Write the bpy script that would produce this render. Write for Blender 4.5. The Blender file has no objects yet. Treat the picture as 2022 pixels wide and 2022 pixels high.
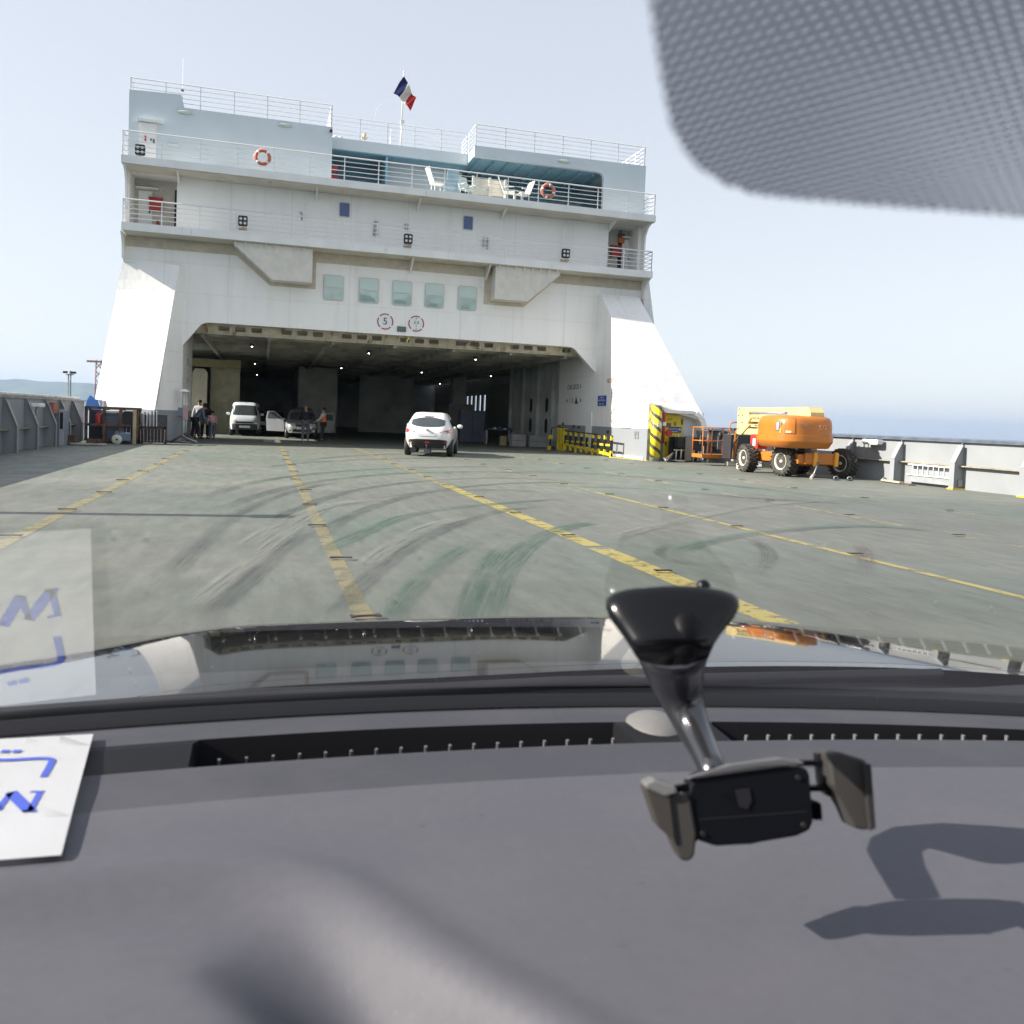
import bpy, bmesh, math, random
from mathutils import Vector, Matrix
random.seed(7)
R = math.radians
scn = bpy.context.scene
C = scn.collection
# ------------------------------------------------------------------ camera
EYE = Vector((0.0, 0.0, 1.42))
F, PX, PY, NP = 1687.0, 1011.0, 900.0, 2022.0
YAW, PIT, ROL = R(16.30), R(-2.40), R(2.22)
fw = Vector((math.sin(YAW)*math.cos(PIT), math.cos(YAW)*math.cos(PIT), math.sin(PIT)))
r0 = Vector((math.cos(YAW), -math.sin(YAW), 0)); u0 = r0.cross(fw)
rt = r0*math.cos(ROL) + u0*math.sin(ROL); up = u0*math.cos(ROL) - r0*math.sin(ROL)
cam = bpy.data.objects.new('camera', bpy.data.cameras.new('camera')); C.objects.link(cam)
cam.matrix_world = Matrix(((rt.x, up.x, -fw.x, EYE.x), (rt.y, up.y, -fw.y, EYE.y), (rt.z, up.z, -fw.z, EYE.z), (0, 0, 0, 1)))
cam.data.sensor_width = 36; cam.data.lens = F/NP*36
cam.data.shift_y = -(NP/2-PY)/NP
cam.data.clip_start = 0.01; cam.data.clip_end = 40000
cam.data.dof.use_dof = True; cam.data.dof.focus_distance = 30; cam.data.dof.aperture_fstop = cam.data.lens/2.25
scn.camera = cam
# ------------------------------------------------------------------ light
SUN_EL, SUN_AZ = R(30.5), R(4.0)     # from the left, a little ahead
sd = Vector((-math.cos(SUN_EL)*math.cos(SUN_AZ), math.cos(SUN_EL)*math.sin(SUN_AZ), math.sin(SUN_EL)))
w = bpy.data.worlds.new('World'); scn.world = w; w.use_nodes = True
nt = w.node_tree; bg = nt.nodes['Background']
sky = nt.nodes.new('ShaderNodeTexSky'); sky.sky_type = 'NISHITA'; sky.sun_disc = False
sky.sun_elevation = SUN_EL; sky.sun_rotation = math.atan2(sd.x, sd.y)
sky.air_density = 1.0; sky.dust_density = .6; sky.ozone_density = 1.6; sky.altitude = 0
bg.inputs['Strength'].default_value = 0.15
hs = nt.nodes.new('ShaderNodeHueSaturation'); hs.inputs['Saturation'].default_value = .74; hs.inputs['Hue'].default_value = .508
nt.links.new(sky.outputs[0], hs.inputs['Color']); gm = nt.nodes.new('ShaderNodeGamma'); gm.inputs['Gamma'].default_value = .34; nt.links.new(hs.outputs[0], gm.inputs['Color']); nt.links.new(gm.outputs[0], bg.inputs['Color'])
sun = bpy.data.objects.new('sun', bpy.data.lights.new('sun', 'SUN')); C.objects.link(sun)
sun.data.energy = 2.65; sun.data.angle = R(0.5); sun.data.color = (1.0, 0.93, 0.83)
sun.rotation_euler = sd.to_track_quat('Z', 'Y').to_euler()
scn.view_settings.view_transform = 'Standard'; scn.view_settings.look = 'None'; scn.view_settings.gamma = 1
scn.view_settings.exposure = 1.90
scn.cycles.max_bounces = 8; scn.cycles.transparent_max_bounces = 16; scn.cycles.use_denoising = True
scn.cycles.sample_clamp_indirect = 6; scn.cycles.caustics_reflective = False; scn.cycles.caustics_refractive = False

def ray(x, y):
    return rt*((x-PX)/F) - up*((y-PY)/F) + fw
def at(x, y, ax, v):            # the point that a measured pixel has on a plane x, y or z = v
    d = ray(x, y); return EYE + d*((v-EYE[ax])/d[ax])

# ------------------------------------------------------------------ materials
def nodes(name):
    m = bpy.data.materials.new(name); m.use_nodes = True
    return m, m.node_tree, m.node_tree.nodes['Principled BSDF']
def lnk(t, a, b): t.links.new(a, b)
def mth(t, op, a, b=None, c=None, clamp=False):
    n = t.nodes.new('ShaderNodeMath'); n.operation = op; n.use_clamp = clamp
    for i, v in enumerate((a, b, c)):
        if v is None: continue
        if isinstance(v, (int, float)): n.inputs[i].default_value = v
        else: t.links.new(v, n.inputs[i])
    return n.outputs[0]
def noise(t, scale, detail=4, vec=None, stretch=None, rough=.55):
    n = t.nodes.new('ShaderNodeTexNoise'); n.inputs['Scale'].default_value = scale
    n.inputs['Detail'].default_value = detail; n.inputs['Roughness'].default_value = rough
    if vec is None:
        tc = t.nodes.new('ShaderNodeTexCoord'); vec = tc.outputs['Object']
    if stretch:
        mp = t.nodes.new('ShaderNodeMapping'); mp.inputs['Scale'].default_value = stretch
        t.links.new(vec, mp.inputs['Vector']); vec = mp.outputs[0]
    t.links.new(vec, n.inputs['Vector'])
    return n.outputs['Fac']
def ramp(t, fac, stops):
    n = t.nodes.new('ShaderNodeValToRGB'); e = n.color_ramp.elements
    while len(e) < len(stops): e.new(.5)
    for k, (p, c) in zip(e, stops):
        k.position = p; k.color = (*c, 1) if len(c) == 3 else c
    t.links.new(fac, n.inputs[0]); return n.outputs[0]
def mixc(t, fac, a, b):
    n = t.nodes.new('ShaderNodeMix'); n.data_type = 'RGBA'
    for s, v in ((0, fac), (6, a), (7, b)):
        if isinstance(v, (int, float)): n.inputs[s].default_value = v
        elif isinstance(v, tuple): n.inputs[s].default_value = (*v, 1)
        else: t.links.new(v, n.inputs[s])
    return n.outputs[2]
_M = {}
def mat(name, rgb, rough=.6, metal=0., var=.12, scale=3., bump=0., stretch=None, spec=.5, dirt=None, coat=0):
    if name in _M: return _M[name]
    m, t, b = nodes(name)
    f = noise(t, scale, 5, stretch=stretch)
    lo = tuple(c*(1-var) for c in rgb); hi = tuple(min(1, c*(1+var)) for c in rgb)
    col = ramp(t, f, [(.32, lo), (.68, hi)])
    if dirt:                        # dirt = (colour, scale, threshold, stretch)
        f2 = noise(t, dirt[1], 6, stretch=dirt[3], rough=.65)
        k = ramp(t, f2, [(dirt[2], (0, 0, 0)), (min(.99, dirt[2]+.12), (1, 1, 1))])
        col = mixc(t, k, col, dirt[0])
    lnk(t, col, b.inputs['Base Color'])
    b.inputs['Roughness'].default_value = rough; b.inputs['Metallic'].default_value = metal
    b.inputs['Specular IOR Level'].default_value = spec; b.inputs['Coat Weight'].default_value = coat
    if bump:
        bn = t.nodes.new('ShaderNodeBump'); bn.inputs['Strength'].default_value = bump; bn.inputs['Distance'].default_value = .02
        lnk(t, noise(t, scale*6, 4, stretch=stretch), bn.inputs['Height']); lnk(t, bn.outputs[0], b.inputs['Normal'])
    _M[name] = m; return m
def ship_paint():
    m, t, b = nodes('ship_white_paint')
    tc = t.nodes.new('ShaderNodeTexCoord'); sep = t.nodes.new('ShaderNodeSeparateXYZ'); lnk(t, tc.outputs['Object'], sep.inputs[0])
    f = noise(t, .5, 5); col = ramp(t, f, [(.3, (.84, .83, .80)), (.7, (.90, .89, .87))])
    st = noise(t, 1.6, 5, stretch=(1.6, 1.6, .12), rough=.7)          # weather streaks run down
    col = mixc(t, mth(t, 'MULTIPLY', ramp(t, st, [(.52, (0, 0, 0)), (.78, (1, 1, 1))]), .28), col, (.52, .45, .33))
    sp = noise(t, 2.3, 8, rough=.8)
    col = mixc(t, ramp(t, sp, [(.72, (0, 0, 0)), (.76, (1, 1, 1))]), col, (.45, .33, .22))
    fx = mth(t, 'FRACT', mth(t, 'MULTIPLY', sep.outputs[0], .41)); seam = mth(t, 'LESS_THAN', fx, .012)
    col = mixc(t, mth(t, 'MULTIPLY', seam, .25), col, (.4, .4, .4))
    fz = mth(t, 'FRACT', mth(t, 'MULTIPLY', sep.outputs[2], .83)); seam2 = mth(t, 'LESS_THAN', fz, .022)
    col = mixc(t, mth(t, 'MULTIPLY', seam2, .16), col, (.45, .42, .38))
    run = noise(t, 3.4, 6, stretch=(2.2, 2.2, .10), rough=.75)
    col = mixc(t, mth(t, 'MULTIPLY', ramp(t, run, [(.66, (0, 0, 0)), (.74, (1, 1, 1))]), .35), col, (.48, .33, .18))
    band = mth(t, 'LESS_THAN', sep.outputs[2], 1.28)                    # grey dado painted along the deck
    col = mixc(t, band, col, (.27, .29, .32))
    lnk(t, col, b.inputs['Base Color']); b.inputs['Roughness'].default_value = .45
    bn = t.nodes.new('ShaderNodeBump'); bn.inputs['Strength'].default_value = .5; bn.inputs['Distance'].default_value = .05
    lnk(t, mth(t, 'SUBTRACT', noise(t, 1.3, 3), mth(t, 'MULTIPLY', mth(t, 'MAXIMUM', seam, seam2), .3)), bn.inputs['Height']); lnk(t, bn.outputs[0], b.inputs['Normal'])
    return m
WHITE = ship_paint()
WHITE2 = mat('white_trim_paint', (.80, .80, .78), .45, var=.06, scale=1.2, dirt=((.50, .40, .28), 2.5, .64, (1.5, 1, .25)))
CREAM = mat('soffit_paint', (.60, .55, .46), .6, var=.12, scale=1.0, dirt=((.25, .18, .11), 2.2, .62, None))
RAILW = mat('rail_white', (.78, .78, .77), .4, var=.04)
BLUEP = mat('light_blue_paint', (.22, .40, .50), .5, var=.08)
SILL = mat('window_frame_paint', (.55, .58, .56), .5, var=.05)
TEALG = mat('teal_glass', (.52, .64, .60), .12, var=.08, scale=.7, spec=.8)
NAVYG = mat('blue_window', (.055, .085, .26), .15, var=.08, spec=.7)
BLACK = mat('black_paint', (.018, .018, .02), .5, var=.2)
RUBBER = mat('tyre_rubber', (.028, .028, .03), .8, var=.25, scale=14, bump=.3)
DGREY = mat('dark_grey_metal', (.07, .072, .08), .55, var=.25, scale=4, metal=.3)
GALV = mat('galvanised_steel', (.36, .37, .38), .5, metal=.6, var=.25, scale=6)
RUST = mat('rusty_steel', (.13, .075, .05), .85, var=.45, scale=5, bump=.3, dirt=((.045, .035, .035), 4, .5, None))
GREYB = mat('bulwark_grey', (.27, .285, .30), .55, var=.07, scale=1.1, dirt=((.34, .24, .12), 2.4, .70, (1, 1, .5)))
YEL = mat('safety_yellow', (.66, .50, .03), .5, var=.1, scale=3)
RED = mat('fire_red', (.42, .035, .025), .5, var=.15)
ORG = mat('lift_orange', (.50, .165, .022), .38, var=.08, scale=2, dirt=((.35, .12, .04), 3, .66, None))
CRM = mat('lift_cream', (.66, .54, .24), .45, var=.07, scale=2, dirt=((.25, .17, .08), 5, .70, None))
BLUES = mat('sign_blue', (.03, .08, .33), .45, var=.05)
SIGNW = mat('sign_white', (.78, .80, .82), .5, var=.04)
INNER = mat('garage_wall_paint', (.62, .64, .62), .7, var=.2, scale=.8, dirt=((.48, .46, .40), 2, .62, (1, 1, .3)))
INCEIL = mat('garage_ceiling_paint', (.46, .44, .38), .8, var=.3, scale=1.2)
INCREAM = mat('garage_cream_paint', (.58, .52, .40), .7, var=.15, scale=1, dirt=((.3, .2, .1), 3, .62, None))

# ------------------------------------------------------------------ mesh helpers
class MB:
    def __init__(s): s.bm = bmesh.new()
    def face(s, pts):
        return s.bm.faces.new([s.bm.verts.new(p) for p in pts])
    def box(s, x0, x1, y0, y1, z0, z1, M=None, bev=0):
        vs = [s.bm.verts.new(Vector((x, y, z)) if M is None else M @ Vector((x, y, z))) for x in (x0, x1) for y in (y0, y1) for z in (z0, z1)]
        fs = []
        for q in ((0, 1, 3, 2), (4, 6, 7, 5), (0, 4, 5, 1), (2, 3, 7, 6), (0, 2, 6, 4), (1, 5, 7, 3)):
            fs.append(s.bm.faces.new([vs[i] for i in q]))
        if bev:
            es = {e for f in fs for e in f.edges}
            bmesh.ops.bevel(s.bm, geom=list(es), offset=bev, segments=2, profile=.6, affect='EDGES')
        return s
    def prism(s, pts, d):            # flat polygon pts (3-D) pushed along vector d
        d = Vector(d); a = [s.bm.verts.new(p) for p in pts]; b = [s.bm.verts.new(Vector(p)+d) for p in pts]
        s.bm.faces.new(a); s.bm.faces.new(b[::-1]); n = len(a)
        for i in range(n): s.bm.faces.new((a[i], b[i], b[(i+1) % n], a[(i+1) % n]))
        return s
    def xz(s, pts, y0, y1): return s.prism([(x, y0, z) for x, z in pts], (0, y1-y0, 0))
    def yz(s, pts, x0, x1): return s.prism([(x0, y, z) for y, z in pts], (x1-x0, 0, 0))
    def xy(s, pts, z0, z1): return s.prism([(x, y, z0) for x, y in pts], (0, 0, z1-z0))
    def cyl(s, p, q, r, n=10, r2=None, cap=True):
        p, q = Vector(p), Vector(q); d = (q-p)
        if d.length < 1e-6: return s
        k = d.normalized(); a = k.orthogonal().normalized(); b = k.cross(a); r2 = r if r2 is None else r2
        A = [s.bm.verts.new(p+(a*math.cos(t)+b*math.sin(t))*r) for t in [2*math.pi*i/n for i in range(n)]]
        B = [s.bm.verts.new(q+(a*math.cos(t)+b*math.sin(t))*r2) for t in [2*math.pi*i/n for i in range(n)]]
        for i in range(n): s.bm.faces.new((A[i], A[(i+1) % n], B[(i+1) % n], B[i])).smooth = n > 6
        if cap: s.bm.faces.new(A[::-1]); s.bm.faces.new(B)
        return s
    def tube(s, pts, rad, n=8, closed=False):
        pts = [Vector(p) for p in pts]; rings = []; N = len(pts); prev = None
        for i, p in enumerate(pts):
            if closed: d = pts[(i+1) % N]-pts[i-1]
            else: d = pts[min(i+1, N-1)]-pts[max(i-1, 0)]
            d.normalize()
            a = d.orthogonal().normalized() if prev is None else (prev-d*prev.dot(d)).normalized()
            prev = a; b = d.cross(a); r = rad[i] if isinstance(rad, (list, tuple)) else rad
            rings.append([s.bm.verts.new(p+(a*math.cos(t)+b*math.sin(t))*r) for t in [2*math.pi*k/n for k in range(n)]])
        for i in range(N if closed else N-1):
            A, B = rings[i], rings[(i+1) % N]
            for k in range(n): s.bm.faces.new((A[k], A[(k+1) % n], B[(k+1) % n], B[k])).smooth = True
        if not closed: s.bm.faces.new(rings[0][::-1]); s.bm.faces.new(rings[-1])
        return s
    def lathe(s, o, axis, prof, n=20):       # prof = [(along, radius)]
        o = Vector(o); k = Vector(axis).normalized(); a = k.orthogonal().normalized(); b = k.cross(a); rings = []
        for (h, r) in prof:
            rings.append([s.bm.verts.new(o+k*h+(a*math.cos(t)+b*math.sin(t))*max(r, 1e-4)) for t in [2*math.pi*i/n for i in range(n)]])
        for A, B in zip(rings, rings[1:]):
            for i in range(n): s.bm.faces.new((A[i], A[(i+1) % n], B[(i+1) % n], B[i])).smooth = True
        s.bm.faces.new(rings[0][::-1]); s.bm.faces.new(rings[-1]); return s
    def ball(s, c, r, sc=(1, 1, 1), n=12):
        M = Matrix.Translation(c) @ Matrix.Diagonal((sc[0]*r, sc[1]*r, sc[2]*r, 1))
        g = bmesh.ops.create_uvsphere(s.bm, u_segments=n, v_segments=max(6, n*2//3), radius=1, matrix=M)
        for v in g['verts']:
            for f in v.link_faces: f.smooth = True
        return s
    def grid(s, P, smooth=True):     # rows of points
        V = [[s.bm.verts.new(p) for p in row] for row in P]
        for A, B in zip(V, V[1:]):
            for i in range(len(A)-1): s.bm.faces.new((A[i], A[i+1], B[i+1], B[i])).smooth = smooth
        return s
    def build(s, name, m, parent=None, world=False):
        if world and parent is not None:
            bmesh.ops.transform(s.bm, matrix=wm(parent).inverted(), verts=s.bm.verts)
        bmesh.ops.recalc_face_normals(s.bm, faces=s.bm.faces)
        me = bpy.data.meshes.new(name); s.bm.to_mesh(me); s.bm.free()
        if isinstance(m, (list, tuple)):
            for k in m: me.materials.append(k)
        else: me.materials.append(m)
        o = bpy.data.objects.new(name, me); C.objects.link(o); o.parent = parent
        return o
def wm(o):
    M = o.matrix_basis.copy()
    while o.parent: o = o.parent; M = o.matrix_basis @ M
    return M
def tag(o, label=None, cat=None, group=None, kind=None):
    for k, v in (('label', label), ('category', cat), ('group', group), ('kind', kind)):
        if v: o[k] = v
    return o
def thing(name, label, cat, loc, rz=0, group=None):
    o = bpy.data.objects.new(name, None); C.objects.link(o); o.location = loc; o.rotation_euler = (0, 0, rz)
    o.empty_display_size = .1
    return tag(o, label, cat, group)
def struct(o): o['kind'] = 'structure'; return o
def copy_tree(o, parent=None):
    c = o.copy(); C.objects.link(c); c.parent = parent
    for ch in [q for q in bpy.data.objects if q.parent == o]: copy_tree(ch, c)
    return c
_fc = [0]
def text(name, s, size, m, parent, loc, xdir, ydir, ex=.004, world=True, align='CENTER'):
    cu = bpy.data.curves.new('t', 'FONT'); cu.body = s; cu.size = size; cu.extrude = ex
    cu.align_x = align; cu.align_y = 'CENTER'
    o = bpy.data.objects.new('t', cu); C.objects.link(o)
    bpy.context.view_layer.update()
    me = bpy.data.meshes.new_from_object(o.evaluated_get(bpy.context.evaluated_depsgraph_get()))
    bpy.data.objects.remove(o)
    x = Vector(xdir); y = Vector(ydir); z = x.cross(y).normalized()
    M = Matrix(((x.x, y.x, z.x, loc[0]), (x.y, y.y, z.y, loc[1]), (x.z, y.z, z.z, loc[2]), (0, 0, 0, 1)))
    if parent is not None and world: M = wm(parent).inverted() @ M
    me.transform(M); me.name = name; me.materials.clear(); me.materials.append(m)
    ob = bpy.data.objects.new(name, me); C.objects.link(ob); ob.parent = parent
    return ob
def rr(x0, x1, z0, z1, r, n=4):      # rounded rectangle outline
    out = []
    for cx, cz, a0 in ((x1-r, z1-r, 0), (x0+r, z1-r, 90), (x0+r, z0+r, 180), (x1-r, z0+r, 270)):
        for i in range(n+1):
            a = R(a0+90*i/n); out.append((cx+r*math.cos(a), cz+r*math.sin(a)))
    return out

# ================================================================== SETTING
def deck_material():
    m, t, b = nodes('deck_paint')
    base = ramp(t, noise(t, .22, 6), [(.3, (.138, .152, .128)), (.7, (.200, .206, .178))])
    grn = noise(t, .13, 3)
    base = mixc(t, ramp(t, grn, [(.45, (0, 0, 0)), (.72, (.8, .8, .8))]), base, (.125, .175, .145))
    fine = ramp(t, noise(t, 4.5, 8, stretch=(1, .25, 1), rough=.75), [(.35, (.74, .74, .74)), (.65, (1.12, 1.12, 1.12))])
    mx = t.nodes.new('ShaderNodeMix'); mx.data_type = 'RGBA'; mx.blend_type = 'MULTIPLY'; mx.inputs[0].default_value = 1
    lnk(t, base, mx.inputs[6]); lnk(t, fine, mx.inputs[7]); col = mx.outputs[2]
    chips = noise(t, 2.4, 9, stretch=(.6, 2.2, 1), rough=.8)
    col = mixc(t, ramp(t, chips, [(.64, (0, 0, 0)), (.68, (.8, .8, .8))]), col, (.06, .062, .052))
    tc = t.nodes.new('ShaderNodeTexCoord'); sep = t.nodes.new('ShaderNodeSeparateXYZ'); lnk(t, tc.outputs['Object'], sep.inputs[0])
    pl = mth(t, 'LESS_THAN', mth(t, 'FRACT', mth(t, 'MULTIPLY', sep.outputs[1], .125)), .0035)   # plate welds
    col = mixc(t, mth(t, 'MULTIPLY', pl, .4), col, (.12, .12, .1))
    lnk(t, col, b.inputs['Base Color'])
    lnk(t, ramp(t, noise(t, 1.2, 5), [(.3, (.55, .55, .55)), (.7, (.8, .8, .8))]), b.inputs['Roughness'])
    bn = t.nodes.new('ShaderNodeBump'); bn.inputs['Strength'].default_value = .3; bn.inputs['Distance'].default_value = .012
    lnk(t, noise(t, 1.5, 8), bn.inputs['Height']); lnk(t, bn.outputs[0], b.inputs['Normal'])
    return m
d = MB(); d.box(-6.95, 18.55, -14, 92, -.35, 0)
deck = struct(d.build('deck', deck_material()))
def water_material():
    m, t, b = nodes('sea_water'); b.inputs['Base Color'].default_value = (.03, .075, .11, 1); b.inputs['Roughness'].default_value = .18
    bn = t.nodes.new('ShaderNodeBump'); bn.inputs['Strength'].default_value = .6; bn.inputs['Distance'].default_value = .4
    lnk(t, noise(t, .25, 6), bn.inputs['Height']); lnk(t, bn.outputs[0], b.inputs['Normal']); return m
s = MB(); s.face([(-14500, -650, -9), (14500, -650, -9), (14500, 14500, -9), (-14500, 14500, -9)])
struct(s.build('sea', water_material()))
# hills: a real ridge some kilometres off, 2 km deep
hill = MB(); rows = []
xs = [-5200+90*i for i in range(50)]
def ridge(x):
    return 205+26*math.sin(x*.0021+1)+14*math.sin(x*.0063)+9*math.sin(x*.017+2)
for k, (yy, f) in enumerate(((7600, -.06), (8000, .28), (8400, .55), (8800, .86), (9000, 1.0), (9400, .8), (10200, .3), (10800, -.06))):
    rows.append([(x, yy, -9+(ridge(x)*f+(12*math.sin(x*.013+k) if 0 < k < 7 else 0)) * max(0, min(1, (x+5200)/500, (-800-x)/700))) for x in xs])
hill.grid(rows)
struct(hill.build('hills', mat('hill_scrub', (.07, .10, .06), .9, var=.4, scale=.004)))

# worn yellow lane paint and skid marks, thin sheets lying on the deck
def worn(name, rgb, thr, scale=3., soft=.14, stretch=None, op=1.):
    m, t, b = nodes(name); b.inputs['Base Color'].default_value = (*rgb, 1); b.inputs['Roughness'].default_value = .6
    f = noise(t, scale, 7, stretch=stretch, rough=.7)
    k = ramp(t, f, [(thr, (0, 0, 0)), (thr+soft, (op, op, op))])
    lnk(t, k, b.inputs['Alpha']); return m
LANE = worn('worn_lane_yellow', (.34, .30, .16), .36, 3.3, op=.72)
LANE2 = worn('bright_lane_yellow', (.46, .385, .12), .36, 3.6, op=.9)
LANE3 = worn('faint_lane_yellow', (.42, .38, .19), .47, 1.2)
def lane(x, wd, y0, y1, m, z=.004):
    g = MB(); n = max(2, int((y1-y0)/1.0)); P = [[(x-wd/2, y0+(y1-y0)*i/n, z) for i in range(n+1)], [(x+wd/2, y0+(y1-y0)*i/n, z) for i in range(n+1)]]
    g.grid(P, False); return struct(g.build('lane_marking', m))
lane(-2.44, .16, 7, 30, LANE); lane(.715, .15, 3.2, 60, LANE)
lane(3.70, .27, 3, 9.0, LANE2); lane(3.70, .23, 9.15, 17.5, LANE2); lane(3.70, .18, 17.6, 60, LANE); lane(6.60, .12, 4, 16.5, LANE2); lane(6.60, .10, 16.5, 34, LANE3)
lane(9.65, .10, 6, 32, LANE3); lane(12.6, .10, 8, 30, LANE3)
def smooth_path(pts, n=10):
    pts = [Vector(p) for p in pts]; P = [pts[0]*2-pts[1]]+pts+[pts[-1]*2-pts[-2]]; out = []
    for i in range(1, len(P)-2):
        for k in range(n):
            u = k/n; a, b, c, d_ = P[i-1], P[i], P[i+1], P[i+2]
            out.append(.5*((2*b)+(c-a)*u+(2*a-5*b+4*c-d_)*u*u+(3*b-a-3*c+d_)*u**3))
    out.append(pts[-1]); return out
def skid_mat(name, rgb, op):
    m, t, b = nodes(name); b.inputs['Base Color'].default_value = (*rgb, 1); b.inputs['Roughness'].default_value = .7
    uv = t.nodes.new('ShaderNodeUVMap'); uv.uv_map = 'u'; sep = t.nodes.new('ShaderNodeSeparateXYZ'); lnk(t, uv.outputs[0], sep.inputs[0])
    mp = t.nodes.new('ShaderNodeMapping'); mp.inputs['Scale'].default_value = (7, .6, 1); lnk(t, uv.outputs[0], mp.inputs['Vector'])
    st = noise(t, 1.6, 3, vec=mp.outputs[0], rough=.6)
    edge = mth(t, 'MULTIPLY', mth(t, 'SUBTRACT', 1, mth(t, 'ABSOLUTE', mth(t, 'SUBTRACT', mth(t, 'MULTIPLY', sep.outputs[0], 2), 1))), 2.5, clamp=True)
    tip = mth(t, 'MULTIPLY', mth(t, 'MINIMUM', sep.outputs[2], 1), 1)
    al = mth(t, 'MULTIPLY', mth(t, 'MULTIPLY', ramp(t, st, [(.36, (.15, .15, .15)), (.62, (1, 1, 1))]), edge), op)
    col = t.nodes.new('ShaderNodeVertexColor'); col.layer_name = 'fade'
    al = mth(t, 'MULTIPLY', al, col.outputs[0]); al = mth(t, 'MULTIPLY', al, ramp(t, noise(t, .5, 4), [(.3, (.35, .35, .35)), (.6, (1, 1, 1))]))
    lnk(t, al, b.inputs['Alpha']); return m
SK_G = skid_mat('green_scrape', (.055, .145, .10), .62); SK_D = skid_mat('dark_rubber_mark', (.07, .083, .08), .55)
SK_L = skid_mat('pale_scuff', (.33, .33, .30), .5); SK_R = skid_mat('reddish_mark', (.15, .10, .10), .4)
_sk = [0]
def skid(pix, wd, m, world=False):
    pts = [at(x, y, 2, 0.0) for x, y in pix] if not world else [Vector((x, y, 0)) for x, y in pix]
    path = smooth_path(pts, 10); _sk[0] += 1; z = .006+.0007*_sk[0]
    g = bmesh.new(); uv = g.loops.layers.uv.new('u'); cl = g.loops.layers.color.new('fade'); prev = None; L = 0; N = len(path)
    for i, p in enumerate(path):
        t_ = (path[min(i+1, N-1)]-path[max(i-1, 0)]).normalized(); nrm = Vector((-t_.y, t_.x, 0))*wd/2
        if i: L += (p-path[i-1]).length
        fd = min(1, i/6, (N-1-i)/6)
        cur = (g.verts.new((p.x-nrm.x, p.y-nrm.y, z)), g.verts.new((p.x+nrm.x, p.y+nrm.y, z)), L, fd)
        if prev:
            f = g.faces.new((prev[0], prev[1], cur[1], cur[0]))
            for lp, (u_, v_, q) in zip(f.loops, ((0, prev[2], prev[3]), (1, prev[2], prev[3]), (1, cur[2], cur[3]), (0, cur[2], cur[3]))):
                lp[uv].uv = (u_, v_); lp[cl] = (q, q, q, 1)
        prev = cur
    me = bpy.data.meshes.new('tyre_mark'); g.to_mesh(me); g.free(); me.materials.append(m)
    o = bpy.data.objects.new('tyre_mark', me); C.objects.link(o); return struct(o)
skid([(950, 1260), (968, 1190), (1000, 1120), (1060, 1065), (1130, 1040), (1190, 1030)], .34, SK_G)
skid([(905, 1262), (925, 1190), (955, 1120), (1010, 1065)], .22, SK_G)
skid([(600, 1110), (700, 1060), (800, 1020), (900, 1003), (1020, 992), (1120, 985)], .30, SK_G)
skid([(640, 1235), (700, 1170), (780, 1100), (880, 1045), (990, 1010), (1100, 1000)], .25, SK_D)
skid([(430, 1012), (520, 975), (650, 948), (800, 935), (960, 932), (1100, 938)], .32, SK_D)
skid([(390, 990), (480, 958), (600, 938), (760, 926), (930, 922), (1090, 925)], .30, SK_D)
skid([(520, 1050), (600, 1000), (720, 965), (870, 948), (1020, 945), (1180, 955)], .28, SK_D)
skid([(610, 1075), (700, 1015), (830, 975), (960, 958), (1100, 953), (1220, 960)], .28, SK_D)
skid([(480, 930), (600, 914), (760, 907), (930, 905), (1120, 912)], .34, SK_D)
skid([(560, 915), (700, 900), (850, 896), (1010, 900)], .4, SK_D)
skid([(700, 990), (850, 972), (1000, 968), (1150, 975)], .22, SK_D)
skid([(330, 1240), (420, 1170), (520, 1090), (600, 1030), (660, 990)], .26, SK_L)
skid([(390, 1240), (470, 1165), (560, 1085), (640, 1030)], .22, SK_D)
skid([(700, 1150), (760, 1090), (850, 1040), (960, 1015)], .3, SK_L)
skid([(760, 1250), (800, 1180), (870, 1110), (960, 1060)], .25, SK_G)
skid([(1330, 1075), (1300, 1090), (1330, 1110), (1400, 1120)], .16, SK_D)
skid([(1470, 1060), (1510, 1085), (1515, 1110), (1490, 1140)], .22, SK_D)
skid([(1690, 1070), (1705, 1095), (1708, 1155)], .22, SK_R)
skid([(1180, 1075), (1300, 1040), (1500, 1000), (1700, 985)], .3, SK_L)
skid([(1050, 960), (1250, 965), (1500, 985), (1750, 1000)], .35, SK_D)
skid([(950, 930), (1150, 935), (1400, 955), (1700, 990)], .4, SK_D)
skid([(1250, 1120), (1450, 1060), (1700, 1040), (1950, 1060)], .3, SK_G)
skid([(450, 1110), (540, 1045), (650, 1000), (780, 985)], .3, SK_L)
skid([(300, 1180), (390, 1080), (480, 1010), (580, 970), (700, 945)], .22, SK_D)
# lashing sockets let into the deck, rusty bow-tie shape
SOCK = mat('socket_rust', (.055, .035, .022), .9, var=.5, scale=20)
sk = MB(); sk.xy([(-.17, -.07), (-.05, -.02), (.05, -.02), (.17, -.07), (.17, .07), (.05, .02), (-.05, .02), (-.17, .07)], .0, .012)
s0 = sk.build('lashing_socket', SOCK, deck); k = 0
for lx in (-2.44, .715, 3.70, 6.6, 9.65, 12.6):
    for i in range(11):
        yy = 5.0+i*2.45+(.9 if k % 2 else 0)
        o = s0 if (k == 0 and i == 0) else s0.copy()
        if o is not s0: C.objects.link(o)
        o.location = (lx+.05*math.sin(i*2.1), yy, .022); o.rotation_euler.z = .1*math.sin(i*3+k); o.scale = (.62 if lx < 3 else .5, .5, 1)
    k += 1

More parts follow.
